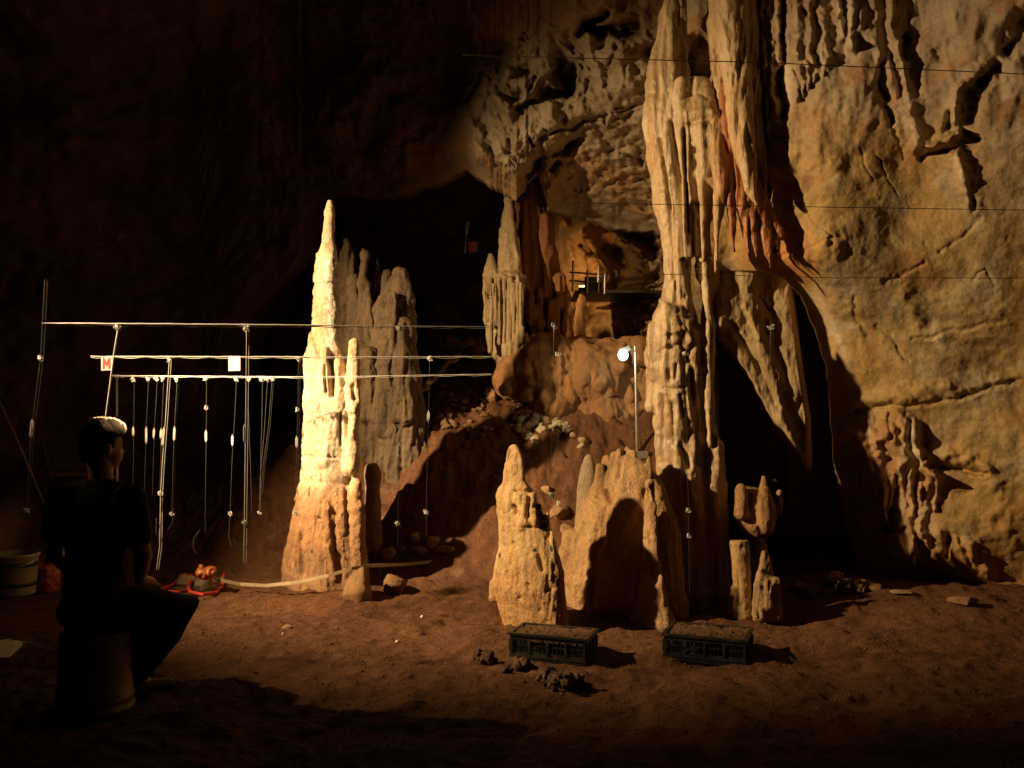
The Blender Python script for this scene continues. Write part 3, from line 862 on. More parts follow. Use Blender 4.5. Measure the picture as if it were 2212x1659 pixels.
stal("stalactite", "rust red curtain of hanging flowstone teeth just right of the big column", red, CD, lambda V: mix(two((0.42, 0.165, 0.05), (0.30, 0.10, 0.035), 9, .12)(V), np.array((0.50, 0.33, 0.16)), .85 * sm(1562, 1548, pix(V)[0] + 6 * fbm(V * 6, 2))), M_wet, .010, 2, cat="stalactite", big=.008, flute=.014, ff=18, fine=.004, pits=0, vert=.06)

# the hanging buttress below the curtain
yy = np.arange(500, 1022, 2.4)
uu = np.linspace(0, 1, 150)
xl_ = np.interp(yy, [500, 560, 640, 710, 735, 760, 800, 850, 900, 950, 990, 1012, 1024], [1528, 1530, 1532, 1538, 1548, 1570, 1602, 1630, 1652, 1680, 1712, 1730, 1742])
xr_ = np.interp(yy, [500, 560, 640, 720, 800, 900, 1000, 1024], [1712, 1716, 1718, 1726, 1736, 1752, 1756, 1750])
xl_ = xl_ + 3 * pn(np.stack([yy * .05, 0 * yy, 0 * yy], 1))
X = xl_[:, None] + (xr_ - xl_)[:, None] * uu
Y = np.tile(yy[:, None], (1, len(uu)))
D = 7.47 + .06 * sm(560, 1000, Y) - .10 * sm(640, 520, Y) - .07 * np.exp(-((X - 1600) / 40) ** 2) * sm(780, 640, Y) + 0 * X
D = D - strokes(X, Y, [([(1600, 540), (1625, 640), (1650, 760), (1690, 900), (1735, 1000)], 20, 12, .06), ([(1560, 560), (1556, 700)], 16, 14, .05), ([(1650, 590), (1668, 700), (1700, 830)], 12, 10, -.04), ([(1640, 640), (1660, 670)], 3, 3, -.04), ([(1662, 690), (1664, 720)], 5, 4, .05), ([(1612, 660), (1640, 730)], 8, 6, .03), ([(1580, 700), (1640, 790), (1680, 880)], 7, 7, -.035)])
q = pts_of(X, Y, D).reshape(-1, 3)
D = D - (.05 * fbm(q * 2.2, 3) + .02 * fbm(q * np.array([9, 9, 3]), 3) + .006 * fbm(q * 18, 3)).reshape(D.shape)
wpx = np.maximum(xr_ - xl_, 8)[:, None]
dl = np.clip(1 - (X - xl_[:, None]) / np.minimum(14, wpx * .4), 0, 1)
dr_ = np.clip(1 - (xr_[:, None] - X) / np.minimum(14, wpx * .4), 0, 1)
D = D + .35 * (1 - np.sqrt(1 - dl ** 2 + 1e-6)) + .35 * (1 - np.sqrt(1 - dr_ ** 2 + 1e-6)) + .3 * sm(1012, 1022, Y)
q = pts_of(X, Y, D).reshape(-1, 3)
me = mesh(q, gridfaces(*X.shape), "rock_buttress")
cb = fbm(q * 3 + 4, 4)
Cb = mix(mix((0.40, 0.30, 0.17), (0.34, 0.245, 0.13), np.clip(.5 + cb, 0, 1)), np.array((0.33, 0.20, 0.09)), .7 * sm(.1, .6, fbm(q * 2.5 + 31, 3)))
setcol(me, Cb)
tag(link("rock_buttress", me, M_wall), "smooth ochre sheet of flowstone sweeping down to a point right of the big column", "flowstone")

# the small formations at the right
stal("stalagmite", "rounded bowl-like brown stalagmite with one pointed tooth, behind the cut stump",
     [([(1050, 1592, 1612), (1062, 1588, 1660), (1090, 1586, 1672), (1120, 1588, 1676), (1140, 1596, 1672), (1156, 1612, 1662), (1166, 1628, 1652), (1180, 1626, 1656), (1240, 1622, 1664), (1330, 1618, 1672)], 6.5, .8, 26),
      knob(1648, 1030, 1100, 4, 13, 6.4, 2), knob(1652, 1060, 1140, 9, 18, 6.37), knob(1600, 1054, 1110, 9, 15, 6.4), knob(1684, 1062, 1110, 4, 6, 6.5)],
     6.9, two((0.42, 0.24, 0.10), (0.33, 0.19, 0.09), 5), M_stal, .010, 3, big=.010, flute=.008, ff=14, fine=.005, pits=.008)
stal("stalagmite", "smooth leaning stump of stalagmite with a cut-off top, right of the big column's foot",
     [lambda mb: mb.tube([P(1597, 1168, 6.25), P(1600, 1220, 6.24), P(1604, 1290, 6.22), P(1606, 1345, 6.2)], [.062, .064, .066, .085], 26, False), knob(1588, 1270, 1330, 9, 16, 6.2)],
     6.5, two((0.50, 0.34, 0.16), (0.42, 0.26, 0.11), 5), M_stal, .009, 2, big=.008, flute=.008, ff=14, fine=.004, pits=.006)
stal("stalagmite", "small pointed stalagmite on a lumpy split base beside the cut stump",
     [([(1190, 1649, 1654), (1200, 1645, 1660), (1222, 1641, 1666), (1246, 1634, 1672), (1262, 1630, 1680), (1300, 1628, 1684), (1340, 1626, 1686)], 6.15, .8, 22), knob(1676, 1252, 1330, 8, 11, 6.1), knob(1640, 1262, 1330, 10, 14, 6.07), knob(1658, 1256, 1310, 8, 12, 6.05)],
     6.3, two((0.46, 0.30, 0.14), (0.33, 0.21, 0.11), 6), M_stal, .008, 2, big=.008, flute=.014, ff=20, fine=.006, pits=.012)

# at the back, left: the fluted family behind the tall one
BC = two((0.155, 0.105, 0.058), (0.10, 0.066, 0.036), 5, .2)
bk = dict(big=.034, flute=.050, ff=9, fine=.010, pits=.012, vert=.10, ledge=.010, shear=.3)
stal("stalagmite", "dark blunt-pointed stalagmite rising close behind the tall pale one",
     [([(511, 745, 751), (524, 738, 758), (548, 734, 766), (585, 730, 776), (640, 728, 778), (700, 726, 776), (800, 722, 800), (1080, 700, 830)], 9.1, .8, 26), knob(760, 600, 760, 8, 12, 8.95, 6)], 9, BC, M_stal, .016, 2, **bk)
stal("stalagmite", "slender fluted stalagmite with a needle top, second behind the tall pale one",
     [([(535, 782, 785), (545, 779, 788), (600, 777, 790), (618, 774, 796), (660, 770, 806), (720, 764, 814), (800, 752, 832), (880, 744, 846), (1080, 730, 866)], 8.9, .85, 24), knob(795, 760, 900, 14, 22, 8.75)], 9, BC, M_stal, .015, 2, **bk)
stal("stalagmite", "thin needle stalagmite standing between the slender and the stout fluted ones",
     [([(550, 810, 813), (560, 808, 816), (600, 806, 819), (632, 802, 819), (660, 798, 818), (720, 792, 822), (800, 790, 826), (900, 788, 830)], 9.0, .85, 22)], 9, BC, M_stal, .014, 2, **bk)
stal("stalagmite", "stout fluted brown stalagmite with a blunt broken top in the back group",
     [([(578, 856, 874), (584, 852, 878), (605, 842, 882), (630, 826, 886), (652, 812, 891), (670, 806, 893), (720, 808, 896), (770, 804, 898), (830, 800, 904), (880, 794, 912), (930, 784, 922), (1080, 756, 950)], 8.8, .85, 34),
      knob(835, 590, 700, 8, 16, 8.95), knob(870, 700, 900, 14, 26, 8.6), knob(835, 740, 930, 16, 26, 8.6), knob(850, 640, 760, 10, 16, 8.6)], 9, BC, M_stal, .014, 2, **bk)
stal("stalagmite", "small dark round-headed stalagmite in the shade right of the tall pale one",
     [([(1001, 796, 812), (1008, 790, 820), (1024, 787, 825), (1060, 788, 822), (1120, 786, 824), (1230, 780, 830)], 8.05, .85, 22)], 8, two((0.33, 0.21, 0.11), (0.26, 0.16, 0.08), 5), M_stal, .012, 3, big=.012, flute=.01, fine=.006, pits=.01)

# back middle: grey fluted pillar, red pillar, flowstone bank
KD = 9.35
kp = [([(404, 1094, 1104), (426, 1090, 1106), (470, 1088, 1108), (501, 1083, 1114), (530, 1080, 1119), (551, 1076, 1123), (575, 1071, 1124), (588, 1067, 1127), (598, 1057, 1133), (615, 1054, 1134), (650, 1054, 1132), (700, 1054, 1132), (730, 1060, 1130), (775, 1068, 1126), (830, 1076, 1122)], KD, .85, 34),
      ([(545, 1057, 1063), (556, 1053, 1068), (580, 1048, 1074), (600, 1044, 1078), (650, 1045, 1078), (690, 1044, 1080), (730, 1052, 1078), (772, 1062, 1076), (778, 1066, 1074)], KD - .08, .8, 24)]
for x, y0, y1, w in [(1068, 612, 700, 4), (1080, 604, 740, 5), (1092, 600, 770, 5), (1104, 604, 770, 5), (1116, 606, 760, 5), (1126, 612, 740, 4), (1050, 610, 700, 4), (1060, 640, 760, 4)]:
    kp.append(knob(x, y0, y1, w, w * 1.1, KD - .24, (1094 - x) * -.05))
stal("rock_column", "grey fluted pillar with a skirted shoulder on the back bank", kp, KD, two((0.40, 0.30, 0.17), (0.31, 0.22, 0.12), 6, .2), M_stal, .014, 2, cat="column", shear=.3, relief=[([(x, 608 + 6 * math.sin(x)), (x + 2 * math.sin(x * 3), 690 + 50 * abs(math.sin(x * 1.7)))], 2.6, 2, -.05) for x in range(1048, 1132, 9)] + [([(1060, 600), (1095, 592), (1130, 600)], 5, 5, .03)], big=.016, flute=.022, ff=12, fine=.006, pits=.006, vert=.06)
OD = 9.75
op = [([(340, 1128, 1200), (380, 1126, 1196), (440, 1116, 1192), (526, 1122, 1196), (576, 1128, 1206), (610, 1130, 1222), (640, 1132, 1232), (690, 1134, 1230), (740, 1134, 1232), (800, 1130, 1236)], OD, .8, 34),
      knob(1150, 400, 700, 14, 16, OD - .15), knob(1178, 470, 640, 12, 16, OD - .17), knob(1132, 430, 620, 9, 10, OD - .2), knob(1208, 600, 660, 12, 12, OD - .2), blob(1152, 682, 20, 26, OD - .22), blob(1160, 700, 16, 26, OD - .24),
      knob(1146, 640, 700, 6, 7, OD - .27), knob(1166, 625, 680, 5, 6, OD - .27), knob(1222, 640, 740, 10, 10, OD - .2), knob(1194, 655, 740, 11, 14, OD - .26)]
stal("rock_column", "rust red pillar streaked with drips behind the grey fluted pillar", op, OD, two((0.27, 0.112, 0.042), (0.19, 0.075, 0.03), 6, .2), M_stal, .014, 4, cat="column", big=.016, flute=.028, ff=11, fine=.006, pits=.006, vert=.09)
stal("stalagmite", "short knobbly orange stalagmite between the red pillar and the dark ledge",
     [([(634, 1250, 1258), (642, 1246, 1266), (660, 1242, 1266), (690, 1240, 1264), (720, 1240, 1266), (760, 1238, 1270)], 9.5, .9, 20)], 9.5, two((0.46, 0.24, 0.09), (0.38, 0.19, 0.07), 6), M_stal, .012, 2, big=.02, flute=.01, fine=.006, pits=.01)
MD = 9.15
mp = [blob(1270, 830, 128, 106, MD + .1, 90), blob(1180, 800, 90, 80, MD + .05, 80), blob(1360, 810, 80, 76, MD + .1, 70), blob(1300, 900, 70, 60, MD - .1, 60), blob(1200, 880, 60, 50, MD - .05), blob(1385, 880, 46, 40, MD - .05), blob(1120, 820, 46, 50, MD)]
for x, y0, y1, w in [(1135, 725, 800, 14), (1150, 735, 800, 10), (1170, 735, 790, 9), (1180, 800, 860, 20), (1140, 780, 860, 12), (1210, 740, 800, 16), (1235, 760, 860, 14), (1258, 740, 820, 18), (1300, 755, 830, 20), (1330, 790, 900, 14), (1350, 800, 900, 13),
                     (1372, 800, 890, 14), (1392, 790, 880, 13), (1310, 800, 850, 12), (1275, 860, 910, 30), (1120, 760, 800, 14), (1095, 790, 840, 12), (1340, 745, 790, 18), (1380, 742, 780, 16), (1400, 760, 830, 10), (1205, 790, 880, 6), (1360, 770, 860, 8)]:
    mp.append(knob(x, y0, y1, w * .5, w, MD - .27, 0, .16))
stal("flowstone_bank", "lumpy orange-brown flowstone bank under the two back pillars, behind the lamp post", mp, MD, lambda V: mix(two((0.34, 0.185, 0.075), (0.27, 0.14, 0.058), 4, .4)(V), np.array((0.36, 0.235, 0.12)), .6 * sm(.15, .6, fbm(V * np.array([5, 5, 1.5]) + 40, 3))), M_rock, .016, 8, cat="flowstone", big=.060, flute=.045, ff=6, fine=.009, pits=.016, vert=.15)

# ochre outcrop and broken rock at the very back
X, Y = np.meshgrid(np.arange(1176, 1470, 2.6), np.arange(400, 770, 2.6))
D = interp2(X, Y, [1170, 1200, 1300, 1345, 1400, 1470], [400, 460, 520, 600, 680, 770], [[11.6, 11.4, 11.2, 11.2, 11.2, 11.2], [11.5, 11.1, 10.9, 10.9, 11, 11], [11.5, 11, 10.8, 11, 11, 11], [11.5, 11, 10.75, 11, 10.8, 10.7], [11.5, 11.2, 11.2, 10.8, 10.5, 10.4], [11.5, 11.5, 11.5, 11, 10.4, 10.2]])
D = blur(D, 8)
D = D - strokes(X, Y, [([(1215, 480), (1235, 560)], 14, 16, .15), ([(1262, 500), (1290, 580)], 24, 22, .25), ([(1255, 530), (1275, 545)], 5, 5, -.2), ([(1295, 470), (1320, 490)], 8, 8, -.3), ([(1270, 470), (1300, 478), (1320, 495)], 4, 4, .2),
                      ([(1310, 540), (1345, 560)], 14, 20, -.3), ([(1350, 500), (1400, 520)], 14, 14, -.35), ([(1330, 620), (1420, 600)], 14, 12, -.35), ([(1360, 660), (1420, 680)], 12, 12, -.3)])
q = pts_of(X, Y, D).reshape(-1, 3)
rr = sm(1300, 1345, X).ravel()
n = .10 * fbm(q * 1.6, 3) + .05 * fbm(q * 6, 4) + rr * (.16 * ridged(q * 2.4 + 7, 3) + .10 * np.abs(fbm(q * 5 + 20, 3)))
D = D - n.reshape(D.shape) + 1.2 * (sm(1205, 1176, X) ** 2 + sm(1445, 1470, X) ** 2 + sm(425, 400, Y) ** 2)
q = pts_of(X, Y, D).reshape(-1, 3)
me = mesh(q, gridfaces(*X.shape), "rock_outcrop")
setcol(me, mix(two((0.46, 0.25, 0.085), (0.38, 0.20, 0.07), 3, 1)(q), mix((0.24, 0.155, 0.085), (0.34, 0.23, 0.13), np.clip(.5 + fbm(q * 4, 3), 0, 1)), rr))
tag(link("rock_outcrop", me, M_wall), "rugged ochre rock face at the back above the iron railing", "rock")

# ------------------------------------------------------------------ assumed warm lamp on the back ledge and the lamp on its post
M_steel = flat_mat("galvanised_steel", (0.42, 0.43, 0.42), 0.38, 0.5, 0.8)
M_grey = flat_mat("grey_plastic", (0.30, 0.30, 0.29), 0.6)
M_iron = flat_mat("dark_iron", (0.05, 0.045, 0.04), 0.45, 0.5, 0.5)
M_lit = flat_mat("lit_lamp", (0.8, 0.9, 0.88), 0.4, emit=(0.72, 1.0, 0.93), es=6)
M_litw = flat_mat("assumed_lamp_glow", (0.9, 0.7, 0.4), 0.4, emit=(1.0, 0.6, 0.25), es=6)  # glow of the assumed work lamp
M_string = flat_mat("white_cord", (0.88, 0.86, 0.80), 0.45, 0.6, bump=0)
M_nylon = flat_mat("clear_nylon", (0.11, 0.105, 0.09), 0.2, 0.9, bump=0)
M_tape = flat_mat("white_tape", (0.82, 0.80, 0.74), 0.35, 0.6, bump=0)

ld = 8.5
b0 = G(1376, 985, ld)
t = thing("lamp_post", b0, "slim steel post on a grey weight, a small white lamp glowing at its top", "lamp post")
m = MB(); m.tube([P(1376, 978, ld), P(1374, 860, ld), P(1372, 748, ld)], .013, 10); m.build("pole", M_steel, t)
m = MB(); m.box(P(1379, 982, ld), (.15, .12, .07), Matrix.Rotation(.3, 4, 'Z')); m.build("weight", M_grey, t, False)
m = MB(); m.tube([P(1372, 750, ld), P(1358, 748, ld), P(1350, 752, ld)], .008, 8); m.build("bracket", M_grey, t)
m = MB(); m.box(P(1349, 756, ld), (.10, .08, .05), Matrix.Rotation(-.35, 4, 'Y')); m.build("lamp_head", M_grey, t, False)
m = MB(); m.ball(P(1346, 767, ld - .03), (.05, .035, .055), 14, 8); m.build("bulb", M_lit, t)
m = MB(); m.tube([P(1377, 870, ld - .02), P(1382, 890, ld - .02), P(1381, 930, ld - .02), P(1386, 972, ld - .02)], .004, 6); m.build("cable", M_iron, t)
l = bpy.data.lights.new("post_lamp_light", 'POINT'); l.energy, l.color, l.shadow_soft_size = 2, (.75, 1, .9), .05
o = bpy.data.objects.new("post_lamp_light", l); COL.objects.link(o); o.location = P(1344, 772, ld - .12)

# platform with a railing plus an unseen lamp assumed there to light the rock
rd_ = 10.25
t = thing("platform", P(1300, 640, rd_), "dark ledge-side platform with a short iron railing at the back", "platform")
m = MB(); m.box(P(1330, 640, rd_ + .1), (1.0, .8, .03)); m.build("deck", M_iron, t, False)
for x, y0, y1 in ((1237, 565, 628), (1268, 585, 632), (1292, 575, 632), (1306, 592, 634)):
    m = MB(); m.tube([P(x, y1, rd_ - .3), P(x + 1, y0, rd_ - .3)], .013, 8); m.build("post", M_steel, t)
for y in (588, 606):
    m = MB(); m.tube([P(1232, y, rd_ - .3), P(1310, y + 6, rd_ - .3)], .010, 8); m.build("rail", M_iron, t)
m = MB(); m.box(P(1282, 614, rd_ - .22), (.2, .05, .16)); m.build("panel", M_iron, t, False)
wl = P(1258, 622, rd_ - .1)
t = thing("assumed_work_lamp", wl, "small warm work lamp assumed on the railed platform, added to light the rock behind", "lamp")
m = MB(); m.box(wl + (0, 0, -.02), (.09, .07, .05)); m.build("housing", M_iron, t, False)
m = MB(); m.box(wl + (0, .042, .01), (.07, .01, .05)); m.build("bulb", M_litw, t, False)
spot("assumed_work_lamp_light", wl + np.array((0, .06, .04)), P(1275, 520, 11), 9, (1, .55, .2), 130, .9, .04)  # added with the assumed lamp to warm the rock face behind

# far pole and bucket, hardly lit
p0 = P(1005, 545, 11.2)
t = thing("marker_pole", p0, "thin pale pole standing in the black chamber at the back", "pole")
m = MB(); m.tube([p0, P(1007, 505, 11.2)], .014, 8); m.build("shaft", M_steel, t)
m = MB(); m.tube([P(1007, 505, 11.2), P(1009, 480, 11.2)], .02, 8); m.build("tip", M_tape, t)
M_orange = flat_mat("orange_plastic", (0.55, 0.17, 0.03), 0.4)
t = thing("bucket", P(1021, 545, 11.2), "tiny orange bucket beside the pale pole in the black chamber", "bucket")
m = MB(); c = P(1021, 545, 11.2)
m.ring([np.stack([c[0] + r * np.cos(np.linspace(0, 2 * pi, 20, endpoint=False)), c[1] + r * np.sin(np.linspace(0, 2 * pi, 20, endpoint=False)), np.full(20, c[2] + z)], 1) for r, z in ((.05, 0), (.065, .12), (.07, .125), (.06, .12), (.045, .02))])
m.build("body", M_orange, t)
m = MB(); m.tube([c + np.array((.065 * math.cos(a), 0, .12 + .07 * math.sin(a))) for a in np.linspace(0, pi, 9)], .004, 6); m.build("handle", M_steel, t)

# ------------------------------------------------------------------ the survey grid: level cords, plumb lines, square markers
def cord(name, label, pts, r, mat, group):
    if np.ndim(r) == 0:
        r = [r] * len(pts)
    A = np.array(pts, float)
    t = np.linspace(0, 1, 90)
    tt = np.linspace(0, 1, len(pts)) if False else (A[:, 0] - A[0, 0]) / (A[-1, 0] - A[0, 0])
    B = np.stack([np.interp(t, tt, A[:, k]) for k in range(3)], 1)
    wob = pn(np.stack([t * 23 + A[0, 1], 0 * t, 0 * t], 1))
    B[:, 1] += .7 * wob
    rr = np.interp(t, tt, r) * (1 + .22 * pn(np.stack([t * 41, 0 * t + A[0, 1], 0 * t], 1)))
    m = MB(); m.tube([P(*p) for p in B], list(rr), 8)
    o = m.build(name, mat)
    if mat is M_string:          # a second strand twisted along it
        m = MB(); m.tube([P(*p) + np.array((0, .002, -.0085 - .003 * math.sin(k * .9))) for k, p in enumerate(B)], list(rr * .6), 6)
        m.build("strand", mat, o)
    return tag(o, label, "string", group)


g = "level cords of the survey grid"
cord("survey_string", "bright white level cord, highest and nearest of the three", [(91, 698.2, 4.9), (104, 698.5, 4.9), (140, 699, 4.9), (533, 702, 4.9), (660, 703, 4.9), (760, 704, 4.9), (1068, 706, 4.95)], [.0014, .002, .0056, .0058, .0046, .0022, .0016], M_string, g)
cord("survey_string", "white level cord carrying the red letter card, middle of the three", [(196, 769.5, 5.9), (206, 770, 5.9), (240, 770, 5.9), (650, 771, 5.9), (760, 771, 5.9), (1068, 770, 5.95)], [.0012, .0015, .0034, .0038, .0022, .0016], M_string, g)
cord("survey_string", "dim level cord with many plumb lines, lowest of the three", [(240, 810.5, 6.9), (252, 811, 6.9), (300, 811.5, 6.9), (620, 814, 6.9), (760, 813, 6.9), (1062, 808, 6.95)], [.0012, .0015, .0022, .0028, .0022, .0018], M_string, g)
M_oldcord = flat_mat("brown_cord", (0.075, 0.05, 0.03), 0.9, 0.1, bump=0)
g = "thin cords across the right wall"
cord("survey_string", "thin dark cord near the top, crossing the ceiling and the draperies", [(1000, 119, 5.1), (1100, 122, 5.1), (1650, 135, 5.0), (2350, 166, 4.9)], .0026, M_oldcord, g)
cord("survey_string", "thin dark cord crossing the middle of the red curtain", [(1240, 438, 5.2), (1700, 446, 5.1), (2350, 456, 5.0)], .0021, M_oldcord, g)
cord("survey_string", "faint dark cord crossing the bottom of the hanging buttress", [(1430, 592, 5.4), (1800, 600, 5.3), (2350, 601, 5.2)], .0019, M_oldcord, g)


def plumb(label, d, top, pts, sleeve=None, knot=None, loop=None, r=.0022, parts2=False):
    p0 = P(top[0], top[1], d)
    t = thing("plumb_line", p0, label, "plumb line", "plumb lines of the survey grid")
    L = [P(x, y, d) for x, y in [top] + pts]
    r *= .62
    big_ = r > .0018
    if big_ and not parts2:
        parts2 = False
    m = MB(); m.tube(L, r, 6)
    if parts2:
        m.tube([q + np.array((.010, 0.01, -.004)) for q in L], r * .7, 6)
    m.build("line", M_string if r > .0018 else M_nylon, t)
    m = MB()
    for k in range(5):
        a = RNG.uniform(-1, 1, 3)
        c = p0 + a * np.array((.012, .008, .012)) - np.array((0, .012, .004))
        m.tube([c + .010 * np.array((math.cos(q + k), .4 * math.sin(q * 2), math.sin(q))) for q in np.linspace(0, 5.4, 9)], .0028, 6)
    if top[1] > 650:
        m.build("knot", M_tape, t)
    if sleeve:
        sleeve = (sleeve[0], sleeve[1] - RNG.uniform(0, 6), sleeve[2] + RNG.uniform(-8, 8), sleeve[3])
        m = MB(); m.tube([P(sleeve[0], sleeve[1], d - .004), P(sleeve[0] + sleeve[3] * .5, (sleeve[1] + sleeve[2]) / 2, d - .004), P(sleeve[0] + sleeve[3], sleeve[2], d - .004)], [.0025, RNG.uniform(.004, .0058), .0028], 8)
        for dx in (-.006, .006):
            m.tube([P(sleeve[0], sleeve[1] + 4, d - .006) + (dx, 0, 0), P(sleeve[0] + sleeve[3], sleeve[2] - 3, d - .006) + (dx, 0, 0)], .0028, 6)
        m.build("sleeve", M_tape, t)
    for kx, ky in (knot or []):
        m = MB(); c = P(kx, ky, d)
        for k in range(4):
            m.tube([c + RNG.uniform(-.008, .008, 3) + .011 * np.array((math.cos(q + k * 2), .5 * math.sin(q), math.sin(q + k))) for q in np.linspace(0, 5, 8)], .0024, 6)
        m.build("clip", M_tape, t)
    if loop:
        m = MB(); m.tube([P(x, y, d) for x, y in loop], .0020, 6); m.build("tail", M_nylon, t)


plumb("leftmost double plumb line, brightly taped, left of the sitter", 4.9, (97, 604), [(88, 770), (68, 930), (56, 1100), (48, 1190)], (70, 912, 946, -3), [(88, 773), (57, 1104)], None, .0024, True)
plumb("slanting bright plumb line running down behind the sitter's head", 4.9, (256, 705), [(247, 760), (228, 905), (205, 1080)], None, None, None, .0068)
plumb("thick double plumb line just right of the blank white card", 4.9, (533, 708), [(531, 900), (528, 1130), (527, 1215)], (529, 918, 950, 0), [(528, 1130)], [(530, 1132), (537, 1150), (533, 1180), (527, 1200), (513, 1190), (505, 1165)], .0036, True)
plumb("plumb line hanging in front of the stout fluted stalagmite, down to the rocks", 4.9, (865, 708), [(864, 850), (861, 1000), (860, 1130), (859, 1185)], (863, 958, 975, -1), [(860, 1132)], None, .0017)
plumb("plumb line hanging from the top cord past the front stalagmite", 4.9, (1197, 705), [(1194, 850), (1188, 1060), (1181, 1340)], None, [(1192, 1070), (1190, 1185)], None, .0017)
plumb("short plumb line against the lower right of the big column", 5.0, (1665, 703), [(1664, 760), (1662, 830)], None, None, None, .0014)
plumb("plumb line with a looped tail, right of the red letter card", 5.9, (366, 775), [(358, 900), (350, 1010), (347, 1065), (345, 1180), (338, 1230)], (354, 925, 958, -3), [(347, 1066)], [(350, 1070), (351, 1100), (345, 1140), (343, 1165), (337, 1150), (338, 1120)], .0030, True)
plumb("plumb line beside the left edge of the tall pale stalagmite", 5.9, (645, 775), [(643, 900), (640, 1000), (637, 1112)], (641, 945, 962, 0), [(643, 884), (638, 1108)], None, .0020, True)
plumb("plumb line hanging over the shadowed slope, ending on the pile of rocks", 5.9, (928, 772), [(927, 860), (923, 980), (921, 1105), (921, 1158)], (926, 892, 906, -1), [(921, 1106)], None, .0017)
plumb("plumb line over the pale rubble between the two black spikes of shade", 5.9, (1206, 765), [(1206, 860), (1206, 1060)], None, [(1207, 1088)], None, .0015)
plumb("fine plumb line crossing the foot of the big column", 6.0, (1480, 762), [(1483, 900), (1487, 1100), (1490, 1322)], None, [(1487, 1103), (1488, 1158)], None, .0013)
g3 = [("plumb line nearest the sitter's face, taped, on the lowest cord", 290, [(289, 920), (287, 1060)], (288, 924, 948, 0)),
      ("first of three close-set taped plumb lines right of the sitter's head", 321, [(316, 920), (312, 1060)], (316, 926, 952, 0)),
      ("middle one of three close-set taped plumb lines right of the sitter's head", 340, [(334, 920), (329, 1070)], (333, 928, 954, -1)),
      ("last of three close-set taped plumb lines, crossing the thicker line before it", 354, [(349, 920), (345, 1060)], (348, 927, 954, -1)),
      ("plumb line with a hanging coil, right of the close-set three", 383, [(378, 900), (374, 1000), (371, 1110)], (377, 926, 954, -1)),
      ("lone plumb line above a wide ring of loose line", 446, [(446, 900), (444, 1050), (443, 1148)], (445, 930, 952, 0)),
      ("plumb line below the blank white card", 511, [(507, 900), (501, 1000), (497, 1110)], (502, 944, 960, 0)),
      ("plumb line close behind the thick double line by the white card", 537, [(537, 900), (541, 1000), (544, 1110)], None),
      ("left one of two crossing plumb lines before the tall pale stalagmite", 567, [(566, 900), (563, 1000), (562, 1105)], None),
      ("plumb line with two knots at its head beside the crossing pair", 578, [(571, 930), (562, 1030), (560, 1108)], None),
      ("slanting plumb line nearest the tall pale stalagmite on the lowest cord", 588, [(580, 920), (568, 1010), (560, 1112)], None)]
for lb, x, pts, sl in g3:
    lp = {383: [(374, 1100), (373, 1130), (362, 1145)], 446: [(432, 1146), (420, 1160), (417, 1180), (423, 1196)], 511: [(497, 1110), (494, 1160), (500, 1180)]}.get(x)
    plumb(lb, 6.9, (x, 818), pts, sl, [pts[-1]] if x in (383, 511, 578) else ([(446, 880)] if x == 446 else None), lp, .0022, x in (383, 588))

M_card = flat_mat("card", (0.93, 0.92, 0.89), 0.6, bump=0, vary=.03)
M_pink = flat_mat("pinkish_card", (0.40, 0.30, 0.28), 0.6, bump=0, vary=.05)
M_redl = flat_mat("red_ink", (0.42, 0.018, 0.015), 0.6, bump=0, vary=.05)


def card(name, label, x0, y0, x1, y1, d, mat):
    a, b = P(x0, y1, d), P(x1, y0, d)
    t = thing(name, ((a + b) / 2), label, "sign", "square markers of the survey grid")
    m = MB(); m.box((a + b) / 2, (b[0] - a[0], .004, b[2] - a[2])); m.build("plate", mat, t, False)
    for x in (a[0] * .8 + b[0] * .2, a[0] * .2 + b[0] * .8):
        m = MB()
        m.tube([np.array((x, d - .003, b[2] - .008)), np.array((x, d - .008, b[2] + .006)), np.array((x, d + .008, b[2] + .006))], .002, 6)
        m.build("hook", M_steel, t)
    t.rotation_euler = (0, 0, -.45)
    return t, a, b


t, a, b = card("marker_card", "small pinkish card with a bold red letter M hanging from the middle cord", 214, 771, 248, 800, 5.88, M_pink)
w, h = b[0] - a[0], b[2] - a[2]
mv = [(.16, .12), (.16, .88), (.36, .88), (.5, .55), (.64, .88), (.84, .88), (.84, .12), (.68, .12), (.68, .60), (.54, .28), (.46, .28), (.32, .60), (.32, .12)]
bm_v = [(a[0] + w * u, a[1] - .0045, a[2] + h * v) for u, v in mv] + [(a[0] + w * u, a[1] - .0025, a[2] + h * v) for u, v in mv]
n = len(mv)
Fs = [list(range(n))[::-1], list(range(n, 2 * n))] + [[i, (i + 1) % n, n + (i + 1) % n, n + i] for i in range(n)]
link("letter", mesh(bm_v, Fs, "letter", False), M_redl, t)
card("marker_card", "blank white card shining brightly, hanging from the middle cord", 490, 770, 523, 801, 5.88, M_card)

# ------------------------------------------------------------------ crates
M_crate = flat_mat("black_green_plastic", (0.013, 0.018, 0.018), 0.42, 0.5, scale=26)
M_crate.node_tree.nodes["Color Ramp"].color_ramp.elements[0].position = .48
M_crate.node_tree.nodes["Color Ramp"].color_ramp.elements[1].color = (.055, .036, .022, 1)
M_soil = M_clay


